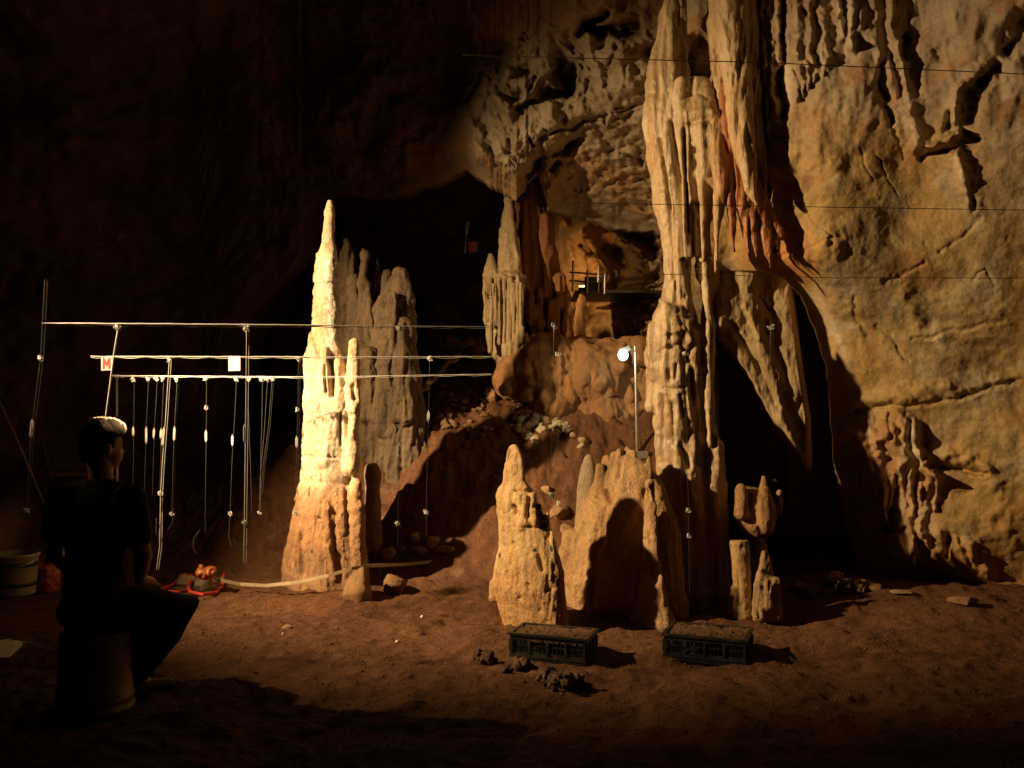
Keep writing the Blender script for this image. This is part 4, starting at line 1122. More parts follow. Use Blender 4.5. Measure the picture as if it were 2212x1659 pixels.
def crate(label, fl, fr, back, h, name="crate"):
    """fl, fr: front corners on the floor; back: depth vector"""
    fl, fr, back = np.asarray(fl), np.asarray(fr), np.asarray(back)
    ux = fr - fl
    Lx = np.linalg.norm(ux); ux = ux / Lx
    Ly = np.linalg.norm(back); uy = back / Ly
    uz = np.array((0, 0, 1.0))
    o = fl
    t = thing(name, o, label, "crate", "plastic crates on the floor")
    rot = Matrix(((ux[0], uy[0], 0, 0), (ux[1], uy[1], 0, 0), (0, 0, 1, 0), (0, 0, 0, 1)))

    def bx(m, x0, x1, y0, y1, z0, z1):
        c = o + ux * (x0 + x1) / 2 + uy * (y0 + y1) / 2 + uz * (z0 + z1) / 2
        m.box(c, (x1 - x0, y1 - y0, z1 - z0), rot)
    th = .010

    def wall(nm, L, along, off, flip):
        m = MB()

        def q(a0, a1, z0, z1, out=0.0, tt=th):
            if along == 'x':
                y0 = off - (out if not flip else -0) - (0 if not flip else 0)
                bx(m, a0, a1, (off - out) if not flip else off, (off + tt) if not flip else off + tt + out, z0, z1)
            else:
                bx(m, (off - out) if not flip else off, (off + tt) if not flip else off + tt + out, a0, a1, z0, z1)
        q(.004, L - .004, .012, .052)
        q(.004, L - .004, h - .030, h - .008)
        npan = 4 if along == 'x' else 3
        for k in range(npan + 1):
            a = .004 + (L - .008 - .016) * k / npan
            q(a, a + .016, .052, h - .030, .007)
        for k in range(npan):
            a0 = .02 + (L - .024) * k / npan
            a1 = .004 + (L - .024) * (k + 1) / npan
            ns = 4 if (along == "x" and k in (1, 2)) else 7
            for j in range(1, ns):
                a = a0 + (a1 - a0) * j / ns
                q(a - .0022, a + .0022, .0515, h - .0295, -.002, th - .002)
            q(a0, a1, (h + .03) / 2 - .004, (h + .03) / 2 + .004, -.003, th - .003)
        q(0.0, L, .026, .031, .005)
        m.build(nm, M_crate, t, False)
    wall("side_panel", Lx, 'x', 0.0, False)
    wall("side_panel", Lx, 'x', Ly - th, True)
    wall("end_panel", Ly, 'y', 0.0, False)
    wall("end_panel", Ly, 'y', Lx - th, True)
    m = MB()
    bx(m, -.008, Lx + .008, -.010, .012, h - .008, h + .006)
    bx(m, -.008, Lx + .008, Ly - .012, Ly + .010, h - .008, h + .006)
    bx(m, -.008, .012, .012, Ly - .012, h - .008, h + .006)
    bx(m, Lx - .012, Lx + .008, .012, Ly - .012, h - .008, h + .006)
    for f in (.34, .6):
        bx(m, Lx * f, Lx * f + .010, .012, Ly - .012, h - .012, h - .001)
    m.build("rim", M_crate, t, False)
    m = MB(); bx(m, .003, Lx - .003, .003, Ly - .003, 0, .010); m.build("base", M_crate, t, False)
    nx, ny = 60, 40
    A, B = np.meshgrid(np.linspace(.012, Lx - .012, nx), np.linspace(.012, Ly - .012, ny))
    zz = h - .001 + .007 * fbm(np.stack([A.ravel() * 12, B.ravel() * 12, 0 * A.ravel() + fl[0]], 1), 4) + .012 * np.clip(fbm(np.stack([A.ravel() * 34, B.ravel() * 34, 0 * A.ravel() + fl[1]], 1), 3), 0, 1)
    Vt = o + np.outer(A.ravel(), ux) + np.outer(B.ravel(), uy) + np.outer(zz, uz)
    Vb = Vt.copy(); Vb[:, 2] = o[2] + h - .022
    nV = nx * ny
    top = gridfaces(ny, nx)
    bot = top[:, ::-1] + nV
    rim = list(range(nx)) + [nx * (k + 1) - 1 for k in range(1, ny)] + [nV - 2 - k for k in range(nx - 1)] + [nx * (ny - 2 - k) for k in range(ny - 2)]
    sd = np.array([[rim[k], nV + rim[k], nV + rim[(k + 1) % len(rim)], rim[(k + 1) % len(rim)]] for k in range(len(rim))])
    me = mesh(np.concatenate([Vt, Vb]), np.concatenate([top, bot, sd]), "soil")
    setcol(me, (0.155, 0.085, 0.045))
    link("soil", me, M_soil, t)
    return t


def floor_pt(px, py):
    d = CZ * F / (py - HY)
    q = P(px, py, d)
    for _ in range(6):
        z = gz(q[0], q[1])
        d = (CZ - z) * F / (py - HY)
        q = P(px, py, d)
    return q


fl, fr, br = floor_pt(1101, 1417), floor_pt(1266, 1441), floor_pt(1292, 1408)
z0 = min(fl[2], fr[2], br[2]) - .004
for v_ in (fl, fr, br):
    v_[2] = z0
crate("black plastic crate with soil on top, turned so its end shows, before the golden stalagmite", fl, fr, (br - fr) * .92, .158)
fl, fr = floor_pt(1433, 1424), floor_pt(1612, 1437)
z0 = min(fl[2], fr[2]) - .004
fl[2] = fr[2] = z0
uu = (fr - fl) / np.linalg.norm(fr - fl)
crate("black plastic crate topped with soil, seen straight along its side, nearer the cut stump", fl, fr, np.array((-uu[1], uu[0], 0)) * .32, .150)

# ------------------------------------------------------------------ stones
def stone_mesh(r, seed, name="stone", sub=4, rough=.35, flat=.75, ang=.12):
    import bmesh
    bm = bmesh.new()
    bmesh.ops.create_icosphere(bm, subdivisions=sub, radius=1)
    me = bpy.data.meshes.new(name)
    bm.to_mesh(me)
    bm.free()
    V, _ = vn(me)
    u = V / np.linalg.norm(V, axis=1, keepdims=True)
    rg = np.random.default_rng(seed)
    k = np.ones(len(u))
    for _ in range(15):     # planes knock flat facets off the ball
        nrm = rg.normal(size=3); nrm /= np.linalg.norm(nrm)
        c = rg.uniform(.45, .92)
        dn = u @ nrm
        k = np.minimum(k, np.where(dn > 1e-3, c / np.maximum(dn, 1e-3), 9))
    k = k * (1 - ang) + ang * (1 + rough * fbm(u * 1.2 + seed, 3)) * .9
    k += .05 * fbm(u * 3.5 + seed, 4) + .03 * fbm(u * 11 + seed, 3)
    V = u * k[:, None] * r * np.array((1, .85, flat))
    setco(me, V)
    me.polygons.foreach_set("use_smooth", np.full(len(me.polygons), True))
    return me


def stone(px, py, w, d, label, col, seed, h=None, group=None, mat=M_rock, rot=0, name="stone"):
    """stone seen centred at px, py, w pixels wide"""
    r = w / 2 * d / F
    me = stone_mesh(r, seed, name, 4, flat=(h or w * .75) / w)
    V, _ = vn(me)
    setcol(me, mix(col, np.array(col) * .72, np.clip(.5 + fbm(V / r * 2 + seed, 3), 0, 1)))
    o = link(name, me, mat)
    hh = (h or w * .75)
    for dd in np.arange(3.2, 11.5, .02):
        c = P(px, py + hh * .28, dd)
        if c[2] < gz(c[0], c[1]):
            break
    else:
        c = P(px, py, d)
    k = c[1] / d
    o.scale = (k, k, k)
    o.location = c + np.array((0, r * k * .4, hh * .28 * c[1] / F))
    o.rotation_euler = (0, 0, rot)
    return tag(o, label, "rock", group)


BR, TAN = (0.33, 0.19, 0.09), (0.46, 0.29, 0.14)
gk = "stones round the foot of the tall stalagmite"
ST = [(835, 1200, 42, 8.0, "forked lumpy rock leaning at the right foot of the tall pale stalagmite", TAN, 3, 40),
      (896, 1165, 36, 8.05, "upright pale stone on the left of the rock pile by the slope", TAN, 5, 32),
      (932, 1174, 46, 8.0, "biggest pale rock in the middle of the pile under the plumb line", TAN, 8, 44),
      (963, 1190, 52, 7.9, "flat wedge-shaped pale rock at the right end of the pile", TAN, 9, 24),
      (905, 1192, 40, 7.95, "low brown stone in front of the rock pile", BR, 10, 24),
      (872, 1188, 22, 7.95, "small stone at the left end of the rock pile", BR, 12, 18),
      (852, 1266, 72, 7.25, "rounded brown boulder in front of the tall pale stalagmite, right of the stub", BR, 14, 66),
      (770, 1270, 96, 7.15, "broad clay-covered stub of stone at the front foot of the tall pale stalagmite", (0.36, 0.21, 0.10), 15, 92),
      (1056, 858, 44, 9.4, "pale slab of rock leaning on the rubble slope left of the black spike of shade", TAN, 17, 42),
      (1000, 868, 30, 9.2, "brown stone halfway up the rubble slope", BR, 18, 24), (968, 900, 26, 9.0, "lower brown stone on the rubble slope, near the stout fluted stalagmite", BR, 19, 20),
      (1020, 770, 60, 10.0, "dark angular boulder at the top of the rubble slope", BR, 21, 50), (965, 760, 70, 10.2, "long dark boulder on the crest of the slope, behind the stout fluted stalagmite", BR, 22, 50),
      
      
      
      
      (1730, 1268, 60, 6.95, "row of low clods against the right wall's shadow, left one", BR, 31, 24), (1812, 1252, 46, 7.1, "tallest brown clod under the right wall", TAN, 32, 40), (1880, 1268, 70, 7.0, "flat brown clod right of the tallest one under the wall", BR, 33, 30),
      (1950, 1282, 60, 6.6, "pale flat stone lying on the floor under the hanging draperies", (0.42, 0.30, 0.18), 34, 14), (1578, 1292, 50, 6.6, "small clod at the left foot of the cut stump", BR, 35, 30),
      (1520, 1306, 46, 6.5, "flat reddish stone at the foot of the big column", BR, 36, 16), (2090, 1302, 70, 6.4, "low brown lump on the floor near the right edge", BR, 37, 26),
      (1180, 1060, 30, 7.7, "reddish tooth of rock behind the golden stalagmite", TAN, 38, 30), (1205, 1110, 60, 7.6, "rough brown block behind the golden stalagmite", BR, 39, 50), (1225, 1145, 40, 7.4, "lower brown block behind the golden stalagmite", BR, 40, 34)]
for i, (px, py, w, d, lb, c, sd, h) in enumerate(ST):
    stone(px, py, w, d, lb, c, sd, h, gk if i < 8 else "loose rocks on the slope" if i < 13 else "loose clods and stones on the floor", rot=sd)
def clod(px, py, w, label, col, seed, n=7):
    rg = np.random.default_rng(seed)
    c = floor_pt(px, py)
    r = w / 2 * c[1] / F
    m = MB()
    for k in range(n):
        a, q = rg.uniform(0, 6.28), rg.uniform(0, .75)
        rr = r * rg.uniform(.3, .55) * (1.15 - .5 * q)
        m.ball(c + np.array((math.cos(a) * q * r, math.sin(a) * q * r * .8, rr * rg.uniform(.2, .9))), rr * np.array((1, 1, .9)), 12, 8)
    me = m.fused(max(.006, r / 16), 1)
    V, N = vn(me)
    setco(me, V + N * (r * (.16 * fbm(V / r * 1.6 + seed, 3) + .10 * fbm(V / r * 5, 3)))[:, None])
    setcol(me, two(col, np.array(col) * .65, 18, 1)(V))
    return tag(link("clod", me, M_clay), label, "clod", "clods of earth on the floor")


clod(1046, 1432, 66, "clod of red earth at the left of the near clods, before the left crate", (0.19, 0.11, 0.06), 3)
clod(1124, 1440, 60, "hooked clod of red earth just in front of the left crate", (0.19, 0.11, 0.06), 4)
clod(1212, 1478, 96, "largest clod of pale earth, nearest before the left crate", (0.23, 0.15, 0.085), 5, 9)
clod(1090, 1452, 34, "small clod between the left and the hooked clods", (0.17, 0.09, 0.05), 6)
clod(1268, 1490, 40, "small clod right of the largest pale clod", (0.18, 0.10, 0.055), 8)
clod(1745, 1290, 60, "crumbling clod in the shade left of the tallest wall-foot clod", (0.22, 0.13, 0.07), 9)
clod(1842, 1278, 70, "crumbling clod at the foot of the shaded wall", (0.26, 0.16, 0.085), 10, 9)
clod(1796, 1262, 44, "small pale clod near the tallest wall-foot clod", (0.28, 0.17, 0.09), 12)
clod(1500, 1326, 40, "small clod by the white peg, below the big column", (0.18, 0.10, 0.055), 13)
o = stone(618, 1356, 34, 5.6, "small tan bone-like fragment lying alone on the open floor", (0.42, 0.27, 0.12), 44, 14, rot=.4, name="fragment")
m = stone_mesh(.04, 51)

# pale rubble on the back slope: a few moulds, many copies
moulds = []
for k in range(5):
    me = stone_mesh(1, 60 + k, "stone", 3)
    V, _ = vn(me)
    c = ((0.76, 0.66, 0.46), (0.72, 0.58, 0.38), (0.66, 0.50, 0.30), (0.78, 0.70, 0.52), (0.6, 0.44, 0.25))[k]
    setcol(me, mix(c, np.array(c) * .8, np.clip(.5 + fbm(V * 2, 3), 0, 1)))
    me.materials.append(M_rock)
    moulds.append(me)


def scatter(n, area, dr, size, group, label, ms):
    for k in range(n):
        x0, y0, x1, y1, wd = random.choice(area)
        tt = random.random()
        px, py = x0 + (x1 - x0) * tt + random.uniform(-wd, wd), y0 + (y1 - y0) * tt + random.uniform(-wd, wd) * .6
        # walk along the ray to the ground
        for d in np.arange(dr[0], dr[1], .03):
            q = P(px, py, d)
            if q[2] < gz(q[0], q[1]):
                break
        else:
            continue
        o = bpy.data.objects.new("rubble_stone", random.choice(ms))
        COL.objects.link(o)
        r = random.uniform(*size)
        o.scale = (r, r * random.uniform(.7, 1), r * random.uniform(.6, .9))
        o.rotation_euler = (random.uniform(-.5, .5), random.uniform(-.5, .5), random.uniform(0, 6))
        o.location = q + np.array((0, 0, r * .2))
        tag(o, label, "rock", group)


scatter(95, [(1118, 885, 1165, 900, 16), (1122, 930, 1160, 950, 18), (1150, 900, 1190, 925, 18), (1205, 915, 1262, 962, 12), (1120, 900, 1150, 960, 14)], (7.8, 11), (.028, .085), "pale rubble on the back slope", "pale broken stone in the bright rubble below the flowstone bank", moulds)
scatter(46, [(930, 830, 1070, 900, 40), (910, 900, 1060, 930, 24)], (7.8, 11), (.03, .08), "brown rubble on the back slope", "brown stone in the loose slope left of the bright rubble", [stone_mesh(1, 90 + k, "stone", 3) for k in range(3)])
for o in COL.objects:
    if o.name.startswith("rubble_stone") and not o.data.materials:
        o.data.materials.append(M_rock)
        setcol(o.data, (0.34, 0.20, 0.10))

# crumbs of clay all over the floor, and a few pale chips
V_, F_, n_ = [], [], 0
base = stone_mesh(1, 77, "stone", 1)
bv, _ = vn(base)
bf = np.array([list(p.vertices) for p in base.polygons])
for k in range(9000):
    y = 3.5 + 3.9 * random.random() ** .8
    x = random.uniform(-.62 * y, .62 * y)
    r = .004 + .012 * random.random() ** 3
    if math.hypot(x * .5 - .2, y - 6) < 0: continue
    a = random.uniform(0, 6.28)
    q = bv * r * np.array((1, random.uniform(.6, 1), random.uniform(.5, .9)))
    q = np.stack([q[:, 0] * math.cos(a) - q[:, 1] * math.sin(a), q[:, 0] * math.sin(a) + q[:, 1] * math.cos(a), q[:, 2]], 1) + (x, y, 0)
    V_.append(q); F_.append(bf + n_); n_ += len(bv)
V_ = np.concatenate(V_)
cz = ground_z(V_.reshape(-1, len(bv), 3)[:, :, 0].mean(1), V_.reshape(-1, len(bv), 3)[:, :, 1].mean(1))
V_[:, 2] += np.repeat(cz, len(bv)) + .002
me = mesh(V_, np.concatenate(F_), "clay_crumbs")
setcol(me, np.repeat(mix((0.20, 0.09, 0.04), (0.28, 0.16, 0.08), RNG.random(len(cz))), len(bv), 0))
struct(link("clay_crumbs", me, M_clay), "stuff")
M_chip = flat_mat("pale_chip", (0.7, 0.66, 0.58), 0.5)
for px, py, w, lb in [(911, 1334, 9, "tiny white chip on the floor before the rock pile"), (858, 1388, 9, "tiny white chip standing on the open floor, left of the left crate"), (611, 1372, 8, "tiny pale chip beside the bone-like fragment"), (1492, 1322, 8, "tiny white peg on the floor left of the cut stump"), (953, 1244, 12, "pale chip below the taut band on the slope's foot"), (1672, 1040, 14, "white scrap caught behind the bowl-like stalagmite")]:
    d = floor_pt(px, py)[1] if py > 1100 else 7.0
    me = stone_mesh(w * d / F * .55, px, "chip", 2, flat=.6)
    o = link("chip", me, M_chip)
    o.location = P(px, py - 2, d)
    o.rotation_euler = (px, py, 1)
    tag(o, lb, "chip")

# ------------------------------------------------------------------ the sitter
M_skin = flat_mat("skin", (0.30, 0.165, 0.105), 0.55, 0.4, bump=.05)
M_hair = flat_mat("dark_hair", (0.014, 0.010, 0.007), 0.8, 0.0, scale=160, vary=.2, bump=.5)
M_shirt = flat_mat("black_shirt", (0.008, 0.008, 0.009), 0.85, 0.2, scale=60, bump=.3)
M_trous = flat_mat("dark_trousers", (0.010, 0.009, 0.009), 0.85, 0.2, scale=60, bump=.3)
M_shoe = flat_mat("dark_shoes", (0.03, 0.025, 0.02), 0.6)
M_bucket = flat_mat("yellowed_plastic", (0.24, 0.165, 0.06), 0.5, vary=.1)

PD = 4.26
S = lambda px, py, dy=0.0: P(px, py, PD + dy)
base_pt = P(206, 1530, PD); base_pt[2] = gz(base_pt[0], PD)
person = thing("person", base_pt, "person in dark clothes seated with back turned on an upturned bucket, hair rim-lit from above", "person")
face = np.array((.66, .75, 0)); face /= np.linalg.norm(face)      # looks away to the right
side = np.array((face[1], -face[0], 0))                            # his right
upv = np.array((0, 0, 1.0))
hc = S(222, 962, .02)
fr_ = Matrix(((side[0], face[0], 0, 0), (side[1], face[1], 0, 0), (0, 0, 1, 0), (0, 0, 0, 1)))
HD = lambda a, b, c: hc + side * a + face * b + upv * c

pelvis, waist, chest, neck0 = S(206, 1312, 0), S(206, 1225, .03), S(208, 1125, .01), S(216, 1048, .0)
shL, shR = S(136, 1078, -.01), S(282, 1080, .0)
elL, elR = S(116, 1196, .06), S(310, 1200, .02)
wrL, wrR = S(190, 1262, .34), S(300, 1252, .24)
hipL, hipR = S(176, 1318, .03), S(246, 1316, 0)
knL, knR = S(350, 1306, .36), S(398, 1312, .16)
anL, anR = S(252, 1440, .40), S(292, 1466, .16)


def torso(m, g=0.0):
    def sec(c, a, b):
        t = np.linspace(0, 2 * pi, 24, endpoint=False)
        return c + np.outer(np.cos(t) * (a + g), side) + np.outer(np.sin(t) * (b + g), face)
    m.ring([sec(pelvis - upv * .06, .13, .10), sec(pelvis, .165, .125), sec(waist, .150, .105), sec((waist + chest) / 2, .165, .112), sec(chest, .180, .120), sec(S(211, 1085, .01), .180, .105), sec(S(213, 1064, .005), .135, .08), sec(neck0, .07, .062), sec(neck0 + upv * .03, .05, .05)])


def arm(m, sh, el, wr, g=0.0, part=1.0):
    if part < 1:
        m.tube([sh, sh + (el - sh) * part], [.062 + g, .052 + g], 14)
    else:
        m.tube([sh, (sh + el) / 2, el, (el + wr) / 2, wr], [.060 + g, .050 + g, .041 + g, .038 + g, .027 + g], 14)


def leg(m, hp, kn, an, g=0.0):
    m.tube([hp, (hp + kn) / 2, kn, kn * .6 + an * .4 + (0, 0, 0), an], [.098 + g, .092 + g, .070 + g, .066 + g, .044 + g], 16)


def hand(m, wr, kn, sgn):
    d = kn - wr; d = d / np.linalg.norm(d)
    fw = face * .75 + side * (-.35 * sgn) - upv * .35
    fw /= np.linalg.norm(fw)
    lat = np.cross(fw, upv); lat /= np.linalg.norm(lat)
    nor = np.cross(lat, fw)
    m.tube([wr, wr + fw * .03, wr + fw * .085], [.026, .034, .036], 10)
    for k, (o_, ln) in enumerate(((-.030, .062), (-.010, .076), (.010, .080), (.030, .070))):
        b = wr + fw * .088 + lat * o_
        m.tube([b - fw * .02, b + fw * ln * .45 + nor * .004, b + fw * ln * .8 - nor * .014, b + fw * ln - nor * .032], [.010, .0095, .009, .0075], 8)
    b = wr + fw * .035 - lat * .030 * sgn
    m.tube([b, b + fw * .03 - lat * .028 * sgn, b + fw * .06 - lat * .034 * sgn - nor * .01], [.014, .011, .009], 8)


m = MB()
torso(m)
m.tube([neck0 - upv * .02, S(218, 1030, .005), HD(0, -.015, -.075)], [.062, .056, .056], 16)
m.ball(HD(0, -.012, .022), (.076, .096, .098), 22, 16, fr_)          # skull
m.ball(HD(0, .030, -.045), (.056, .062, .072), 18, 12, fr_)          # face
m.ball(HD(0, .056, -.094), (.026, .024, .020), 12, 8, fr_)           # chin
m.ball(HD(0, .086, -.030), (.012, .016, .020), 10, 8, fr_)           # nose
m.tube([HD(0, .076, .005), HD(0, .096, -.034)], [.008, .012], 8)
m.tube([HD(-.022, .082, -.066), HD(.022, .082, -.066)], .008, 8)     # mouth
m.tube([HD(-.036, .072, .018), HD(.036, .072, .018)], .010, 8)       # brow
for sg in (-1, 1):
    m.ball(HD(sg * .030, .074, -.002), (.012, .010, .009), 10, 8, fr_)
    m.ball(HD(sg * .078, -.010, -.020), (.010, .022, .034), 12, 8, fr_)
arm(m, shL, elL, wrL); arm(m, shR, elR, wrR)
m.tube([shL, chest + upv * .05 - side * .06], [.064, .09], 14); m.tube([shR, chest + upv * .05 + side * .06], [.064, .09], 14)
leg(m, hipL, knL, anL); leg(m, hipR, knR, anR)
for an in (anL, anR):
    m.tube([an, an + face * .07 - upv * .05, an + face * .17 - upv * .062], [.038, .036, .026], 12)
hand(m, wrL, knL, -1); hand(m, wrR, knR, 1)
link("body", m.fused(.0075, 3), M_skin, person)

m = MB()
torso(m, .014)
arm(m, shL, elL, wrL, .016, .62); arm(m, shR, elR, wrR, .016, .62)
m.tube([shL, neck0 - upv * .012 - side * .04], [.070, .050], 16); m.tube([shR, neck0 - upv * .012 + side * .04], [.070, .050], 16)
me = m.fused(.009, 4)
V, N = vn(me)
V += N * (.006 * fbm(V * np.array([9, 9, 5]), 3) + .010 * np.clip(ridged(V * np.array([4, 4, 7]) + 3, 2) - .9, 0, 1))[:, None]
setco(me, V)
link("shirt", me, M_shirt, person)
m = MB()
leg(m, hipL, knL, anL + (0, 0, .02), .014); leg(m, hipR, knR, anR + (0, 0, .02), .014)
m.ball(pelvis - upv * .01, (.185, .145, .115), 20, 12, fr_)
me = m.fused(.010, 5)
V, N = vn(me)
V += N * (.007 * fbm(V * 8, 3))[:, None]
setco(me, V)
link("trousers", me, M_trous, person)
for an in (anL, anR):
    m = MB()
    m.tube([an - upv * .035 - face * .03, an + face * .06 - upv * .055, an + face * .17 - upv * .066], [.046, .046, .036], 14)
    link("shoe", m.fused(.008, 3), M_shoe, person)
# hair: a cropped cap grown fuller on top
m = MB()
m.ball(HD(0, -.016, .036), (.083, .100, .094), 26, 18, fr_)
m.ball(HD(0, .020, .074), (.066, .072, .056), 20, 14, fr_)
m.ball(HD(0, .070, .078), (.044, .030, .034), 16, 10, fr_)
m.ball(HD(0, -.060, -.02), (.062, .052, .062), 18, 12, fr_)
me = m.fused(.006, 4)
V, N = vn(me)
V += N * (.003 * fbm(V * 26, 2) + .0016 * ridged(V * np.array([90, 90, 40]), 2))[:, None]
# keep the face free
loc = (V - hc) @ np.stack([side, face, upv], 1)
cut = sm(.02, .06, loc[:, 1]) * sm(.05, .02, loc[:, 2])
V -= np.outer(cut * .05, face)
setco(me, V)
hair = link("hair", me, M_hair, person)
# added unseen spot beyond him, narrowed to rim only the top of his hair
spot("added_rim_light", HD(.16, 1.9, .58), HD(.004, .0, .140), 6000, (1, .76, .46), 5.6, .4, .02)
# short tufts, coloured lighter than the hair to paint in its rim light
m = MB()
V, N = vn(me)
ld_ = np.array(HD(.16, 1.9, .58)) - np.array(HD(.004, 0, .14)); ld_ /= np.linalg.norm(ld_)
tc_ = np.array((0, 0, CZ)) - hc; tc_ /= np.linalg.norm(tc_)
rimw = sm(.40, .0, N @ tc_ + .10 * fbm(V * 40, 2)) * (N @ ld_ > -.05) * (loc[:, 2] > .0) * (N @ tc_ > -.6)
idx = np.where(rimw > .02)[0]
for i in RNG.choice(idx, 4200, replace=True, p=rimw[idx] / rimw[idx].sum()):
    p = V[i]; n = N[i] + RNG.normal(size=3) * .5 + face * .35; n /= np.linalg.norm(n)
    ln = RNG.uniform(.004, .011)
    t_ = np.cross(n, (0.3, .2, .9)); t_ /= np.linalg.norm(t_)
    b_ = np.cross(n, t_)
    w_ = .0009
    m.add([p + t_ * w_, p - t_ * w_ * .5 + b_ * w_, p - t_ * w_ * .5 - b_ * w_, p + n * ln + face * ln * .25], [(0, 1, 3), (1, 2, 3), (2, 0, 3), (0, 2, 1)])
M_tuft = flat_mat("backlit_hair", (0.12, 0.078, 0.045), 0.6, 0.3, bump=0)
tf = m.build("tufts", M_tuft, hair)
tf["kind"] = "stuff"
tf.matrix_parent_inverse = Matrix.Identity(4)
hair_inv = hair.matrix_parent_inverse.copy()
# strap over the right shoulder
M_strap = flat_mat("strap", (0.05, 0.035, 0.028), 0.7)
sp = [S(262, 1052, .07), S(262, 1046, -.02), S(250, 1060, -.10), S(232, 1110, -.14), S(205, 1180, -.13)]
m = MB()
for i in range(len(sp) - 1):
    m.tube([sp[i], sp[i + 1]], .008, 8)
link("strap", m.fused(.004, 2), M_strap, person)

# his bucket, upside down
bc = base_pt
t = thing("bucket", bc, "yellowish plastic bucket turned upside down, serving as the sitter's seat", "bucket")
ang = np.linspace(0, 2 * pi, 64, endpoint=False)
prof = [(.150, .0), (.176, .0), (.178, .018), (.170, .022), (.170, .05), (.174, .054), (.174, .066), (.169, .07), (.163, .20), (.158, .33), (.154, .368), (.146, .376), (.01, .376)]
m = MB()
m.ring([np.stack([bc[0] + r * np.cos(ang), bc[1] + r * np.sin(ang), np.full(64, bc[2] + z)], 1) for r, z in prof])
m.build("body", M_bucket, t)
m = MB()
m.tube([bc + np.array((.176 * math.cos(a), .176 * math.sin(a), .085 - .06 * math.sin((a - 3.5) / 2.3 * pi))) for a in np.linspace(3.5, 5.8, 12)], .004, 6)
m.build("handle", M_steel, t)

# ------------------------------------------------------------------ things lying around him
M_redc = flat_mat("red_webbing", (0.55, 0.045, 0.035), 0.6)
M_sack = flat_mat("orange_film", (0.36, 0.10, 0.022), 0.42, 0.4)
fp = floor_pt(445, 1285)
rdp = fp[1]
stone(444, 1262, 74, rdp, "grey-brown rock sitting inside the red strap loop", (0.27, 0.19, 0.12), 71, 56, rot=.3)
stone(398, 1254, 66, rdp + .25, "rounded beige stone behind the red strap, nearest the sitter's knee", (0.40, 0.28, 0.17), 72, 34, rot=1.0)
stone(478, 1256, 28, rdp + .2, "small tan stone at the end of the pale band", (0.42, 0.30, 0.17), 73, 24)
m = MB()
lp = [(352, 1275), (375, 1266), (402, 1250), (416, 1254), (408, 1272), (412, 1282), (440, 1288), (468, 1284), (482, 1270), (484, 1252)]
m.tube([floor_pt(x, y) + np.array((0, -.01, .014 + (.03 if 1245 < y < 1262 else 0))) for x, y in lp], [.014] * len(lp), 10)
m.tube([floor_pt(x, y) + np.array((0, 0, .012)) for x, y in [(404, 1278), (385, 1282), (365, 1280)]], .012, 10)
tag(link("strap_loop", m.fused(.006, 2), M_redc), "red strap looped on the floor round the grey-brown rock", "strap")
m = MB(); c = P(444, 1236, rdp + .06)
m.ball(c - (0, 0, .01), (.062, .045, .035), 18, 12); m.ball(c + (.045, 0, .004), (.03, .028, .03), 12, 8); m.ball(c + (-.03, 0, .02), (.02, .02, .03), 12, 8)
me = m.fused(.006, 1); V, N = vn(me); setco(me, V + N * (.014 * ridged(V * 26, 3))[:, None])
tag(link("film_bundle", me, M_sack), "crumpled shiny orange plastic bundle on top of the strapped rock", "plastic")
M_band = flat_mat("pale_webbing", (0.50, 0.40, 0.26), 0.6)
bp_ = [(478, 1254, 7.0), (520, 1262, 7.05), (575, 1265, 7.05), (640, 1258, 7.0), (710, 1243, 6.95), (760, 1228, 7.0), (800, 1222, 7.1), (880, 1219, 7.6), (965, 1210, 7.8)]
m = MB()
R_ = []
for x, y, d in bp_:
    c = P(x, y, d)
    R_.append(np.array([c + (0, -.002, .013), c + (0, .003, .013), c + (0, .003, -.013), c + (0, -.002, -.013)]))
m.ring(R_)
tag(m.build("webbing_band", M_band, None, False), "pale flat webbing band pulled taut from the strapped rock past the tall stalagmite", "strap")
m = MB(); m.tube([floor_pt(x, y) + np.array((0, 0, .006)) for x, y in [(486, 1264), (478, 1276), (462, 1288), (440, 1296)]], .005, 8)
tag(m.build("rope", M_oldcord), "thin dark rope trailing on the floor from the strapped rock", "rope")

M_wplast = flat_mat("white_plastic", (0.36, 0.35, 0.32), 0.4)
M_band2 = flat_mat("dark_band", (0.03, 0.05, 0.06), 0.5)
bd = floor_pt(30, 1283)
t = thing("bucket", bd, "white plastic bucket with two dark bands at the left edge, behind the sitter", "bucket")
prof = [(.02, .0), (.150, .0), (.155, .02), (.172, .29), (.182, .295), (.182, .315), (.168, .315), (.14, .03), (.02, .025)]
m = MB(); m.ring([np.stack([bd[0] + r * np.cos(ang), bd[1] + r * np.sin(ang), np.full(64, bd[2] + z)], 1) for r, z in prof]); m.build("body", M_wplast, t)
for z in (.085, .235):
    r = .155 + .017 * (z - .02) / .27
    m = MB(); m.ring([np.stack([bd[0] + q * np.cos(ang), bd[1] + q * np.sin(ang), np.full(64, bd[2] + zz)], 1) for q, zz in ((r + .001, z - .016), (r + .004, z - .016), (r + .006, z + .016), (r + .003, z + .016))]); m.build("band", M_band2, t)
m = MB(); m.tube([bd + np.array((.18 * math.cos(a), -.18 * math.sin(a) - .01, .27 - .05 * math.sin(a))) for a in np.linspace(.1, pi - .1, 12)], .005, 6); m.build("handle", M_steel, t)
M_pinkb = flat_mat("pink_film", (0.42, 0.11, 0.09), 0.4)
c = floor_pt(92, 1284)
m = MB(); m.ball(c + (0, 0.05, .13), (.09, .08, .15), 16, 12); m.ball(c + (.06, .05, .26), (.03, .03, .10), 12, 8)
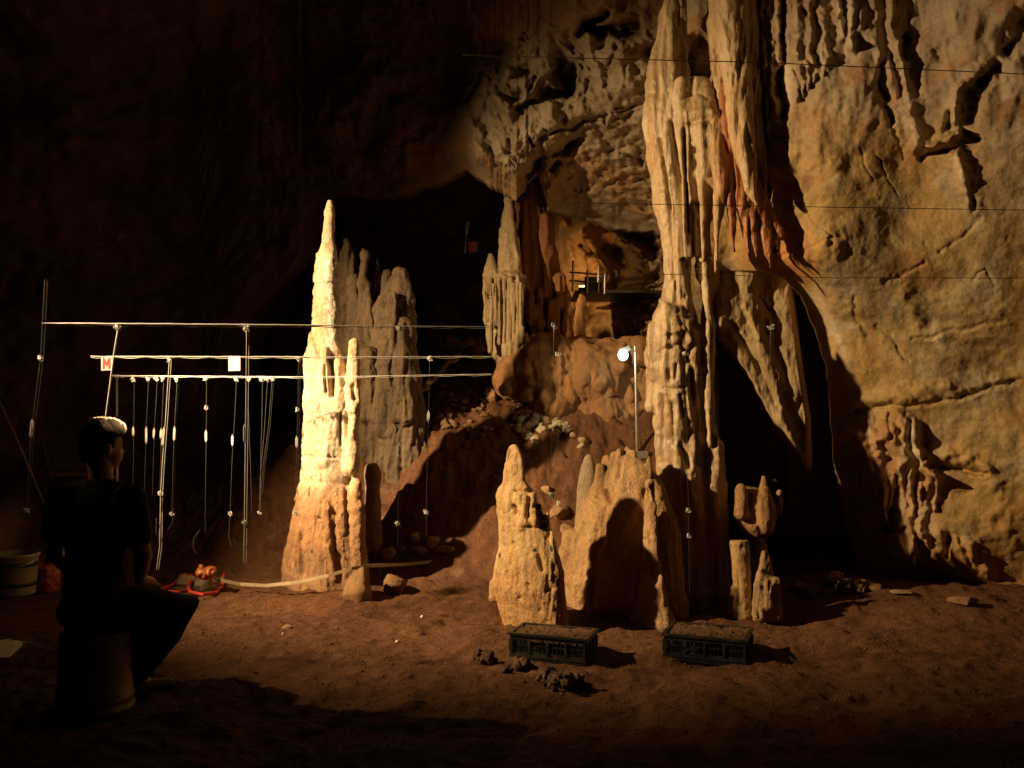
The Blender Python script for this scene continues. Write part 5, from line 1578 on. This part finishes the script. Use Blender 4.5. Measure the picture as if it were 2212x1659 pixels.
me = m.fused(.010, 2); V, N = vn(me); setco(me, V + N * (.018 * ridged(V * 9, 3))[:, None])
tag(link("plastic_bag", me, M_pinkb), "crumpled reddish plastic bag between the white bucket and the sitter", "bag")
M_paper = flat_mat("pale_paper", (0.60, 0.57, 0.48), 0.8)
for k, (pp, lb) in enumerate([([(-30, 1392), (36, 1386), (62, 1384), (20, 1424), (-20, 1430)], "folded pale sheet of paper lying on the floor at the left edge"), ([(48, 1394), (112, 1404), (110, 1408), (50, 1399)], "narrow pale strip lying beside the sheet of paper")]):
    q = np.array([floor_pt(x, y) + np.array((0, 0, .015 + .01 * math.sin(i * 2 + k))) for i, (x, y) in enumerate(pp)])
    m = MB(); n = len(q)
    m.add(np.concatenate([q, q - (0, 0, .004)]), [list(range(n)), list(range(2 * n - 1, n - 1, -1))] + [(i, n + i, n + (i + 1) % n, (i + 1) % n) for i in range(n)])
    tag(m.build("paper_sheet" if k == 0 else "paper_strip", M_paper, None, False), lb, "paper")
M_wood = flat_mat("old_wood", (0.20, 0.12, 0.06), 0.8)
m = MB(); m.tube([P(-20, 830, 7.8), P(30, 935, 7.8), P(70, 1030, 7.8), P(104, 1112, 7.8), P(140, 1200, 7.8)], .012, 10)
tag(m.build("pole", M_wood), "dark thin pole leaning across the left edge behind the sitter", "pole")
p0 = P(252, 1140, 8.2)
t = thing("survey_post", p0, "dull upright steel post standing in the dark behind the sitter's head", "post")
m = MB(); m.tube([p0, P(250, 812, 8.2)], .022, 10); m.build("shaft", M_steel, t)
m = MB(); m.ball(P(247, 902, 8.17), (.03, .03, .02), 10, 8); m.build("clamp", M_steel, t)
t = thing("steps", P(150, 1020, 8.6), "barely visible wooden steps in the dark left of the sitter's head", "steps")
for k in range(4):
    m = MB(); m.box(P(152 - k * 6, 1024 - k * 18, 8.6 + .18 * k), (.34, .16, .035)); m.build("tread", M_wood, t, False)
for sx in (-.19, .19):
    m = MB(); m.tube([P(152, 1034, 8.55) + (sx, 0, 0), P(130, 960, 9.2) + (sx, 0, 0)], .025, 8); m.build("side_rail", M_wood, t)
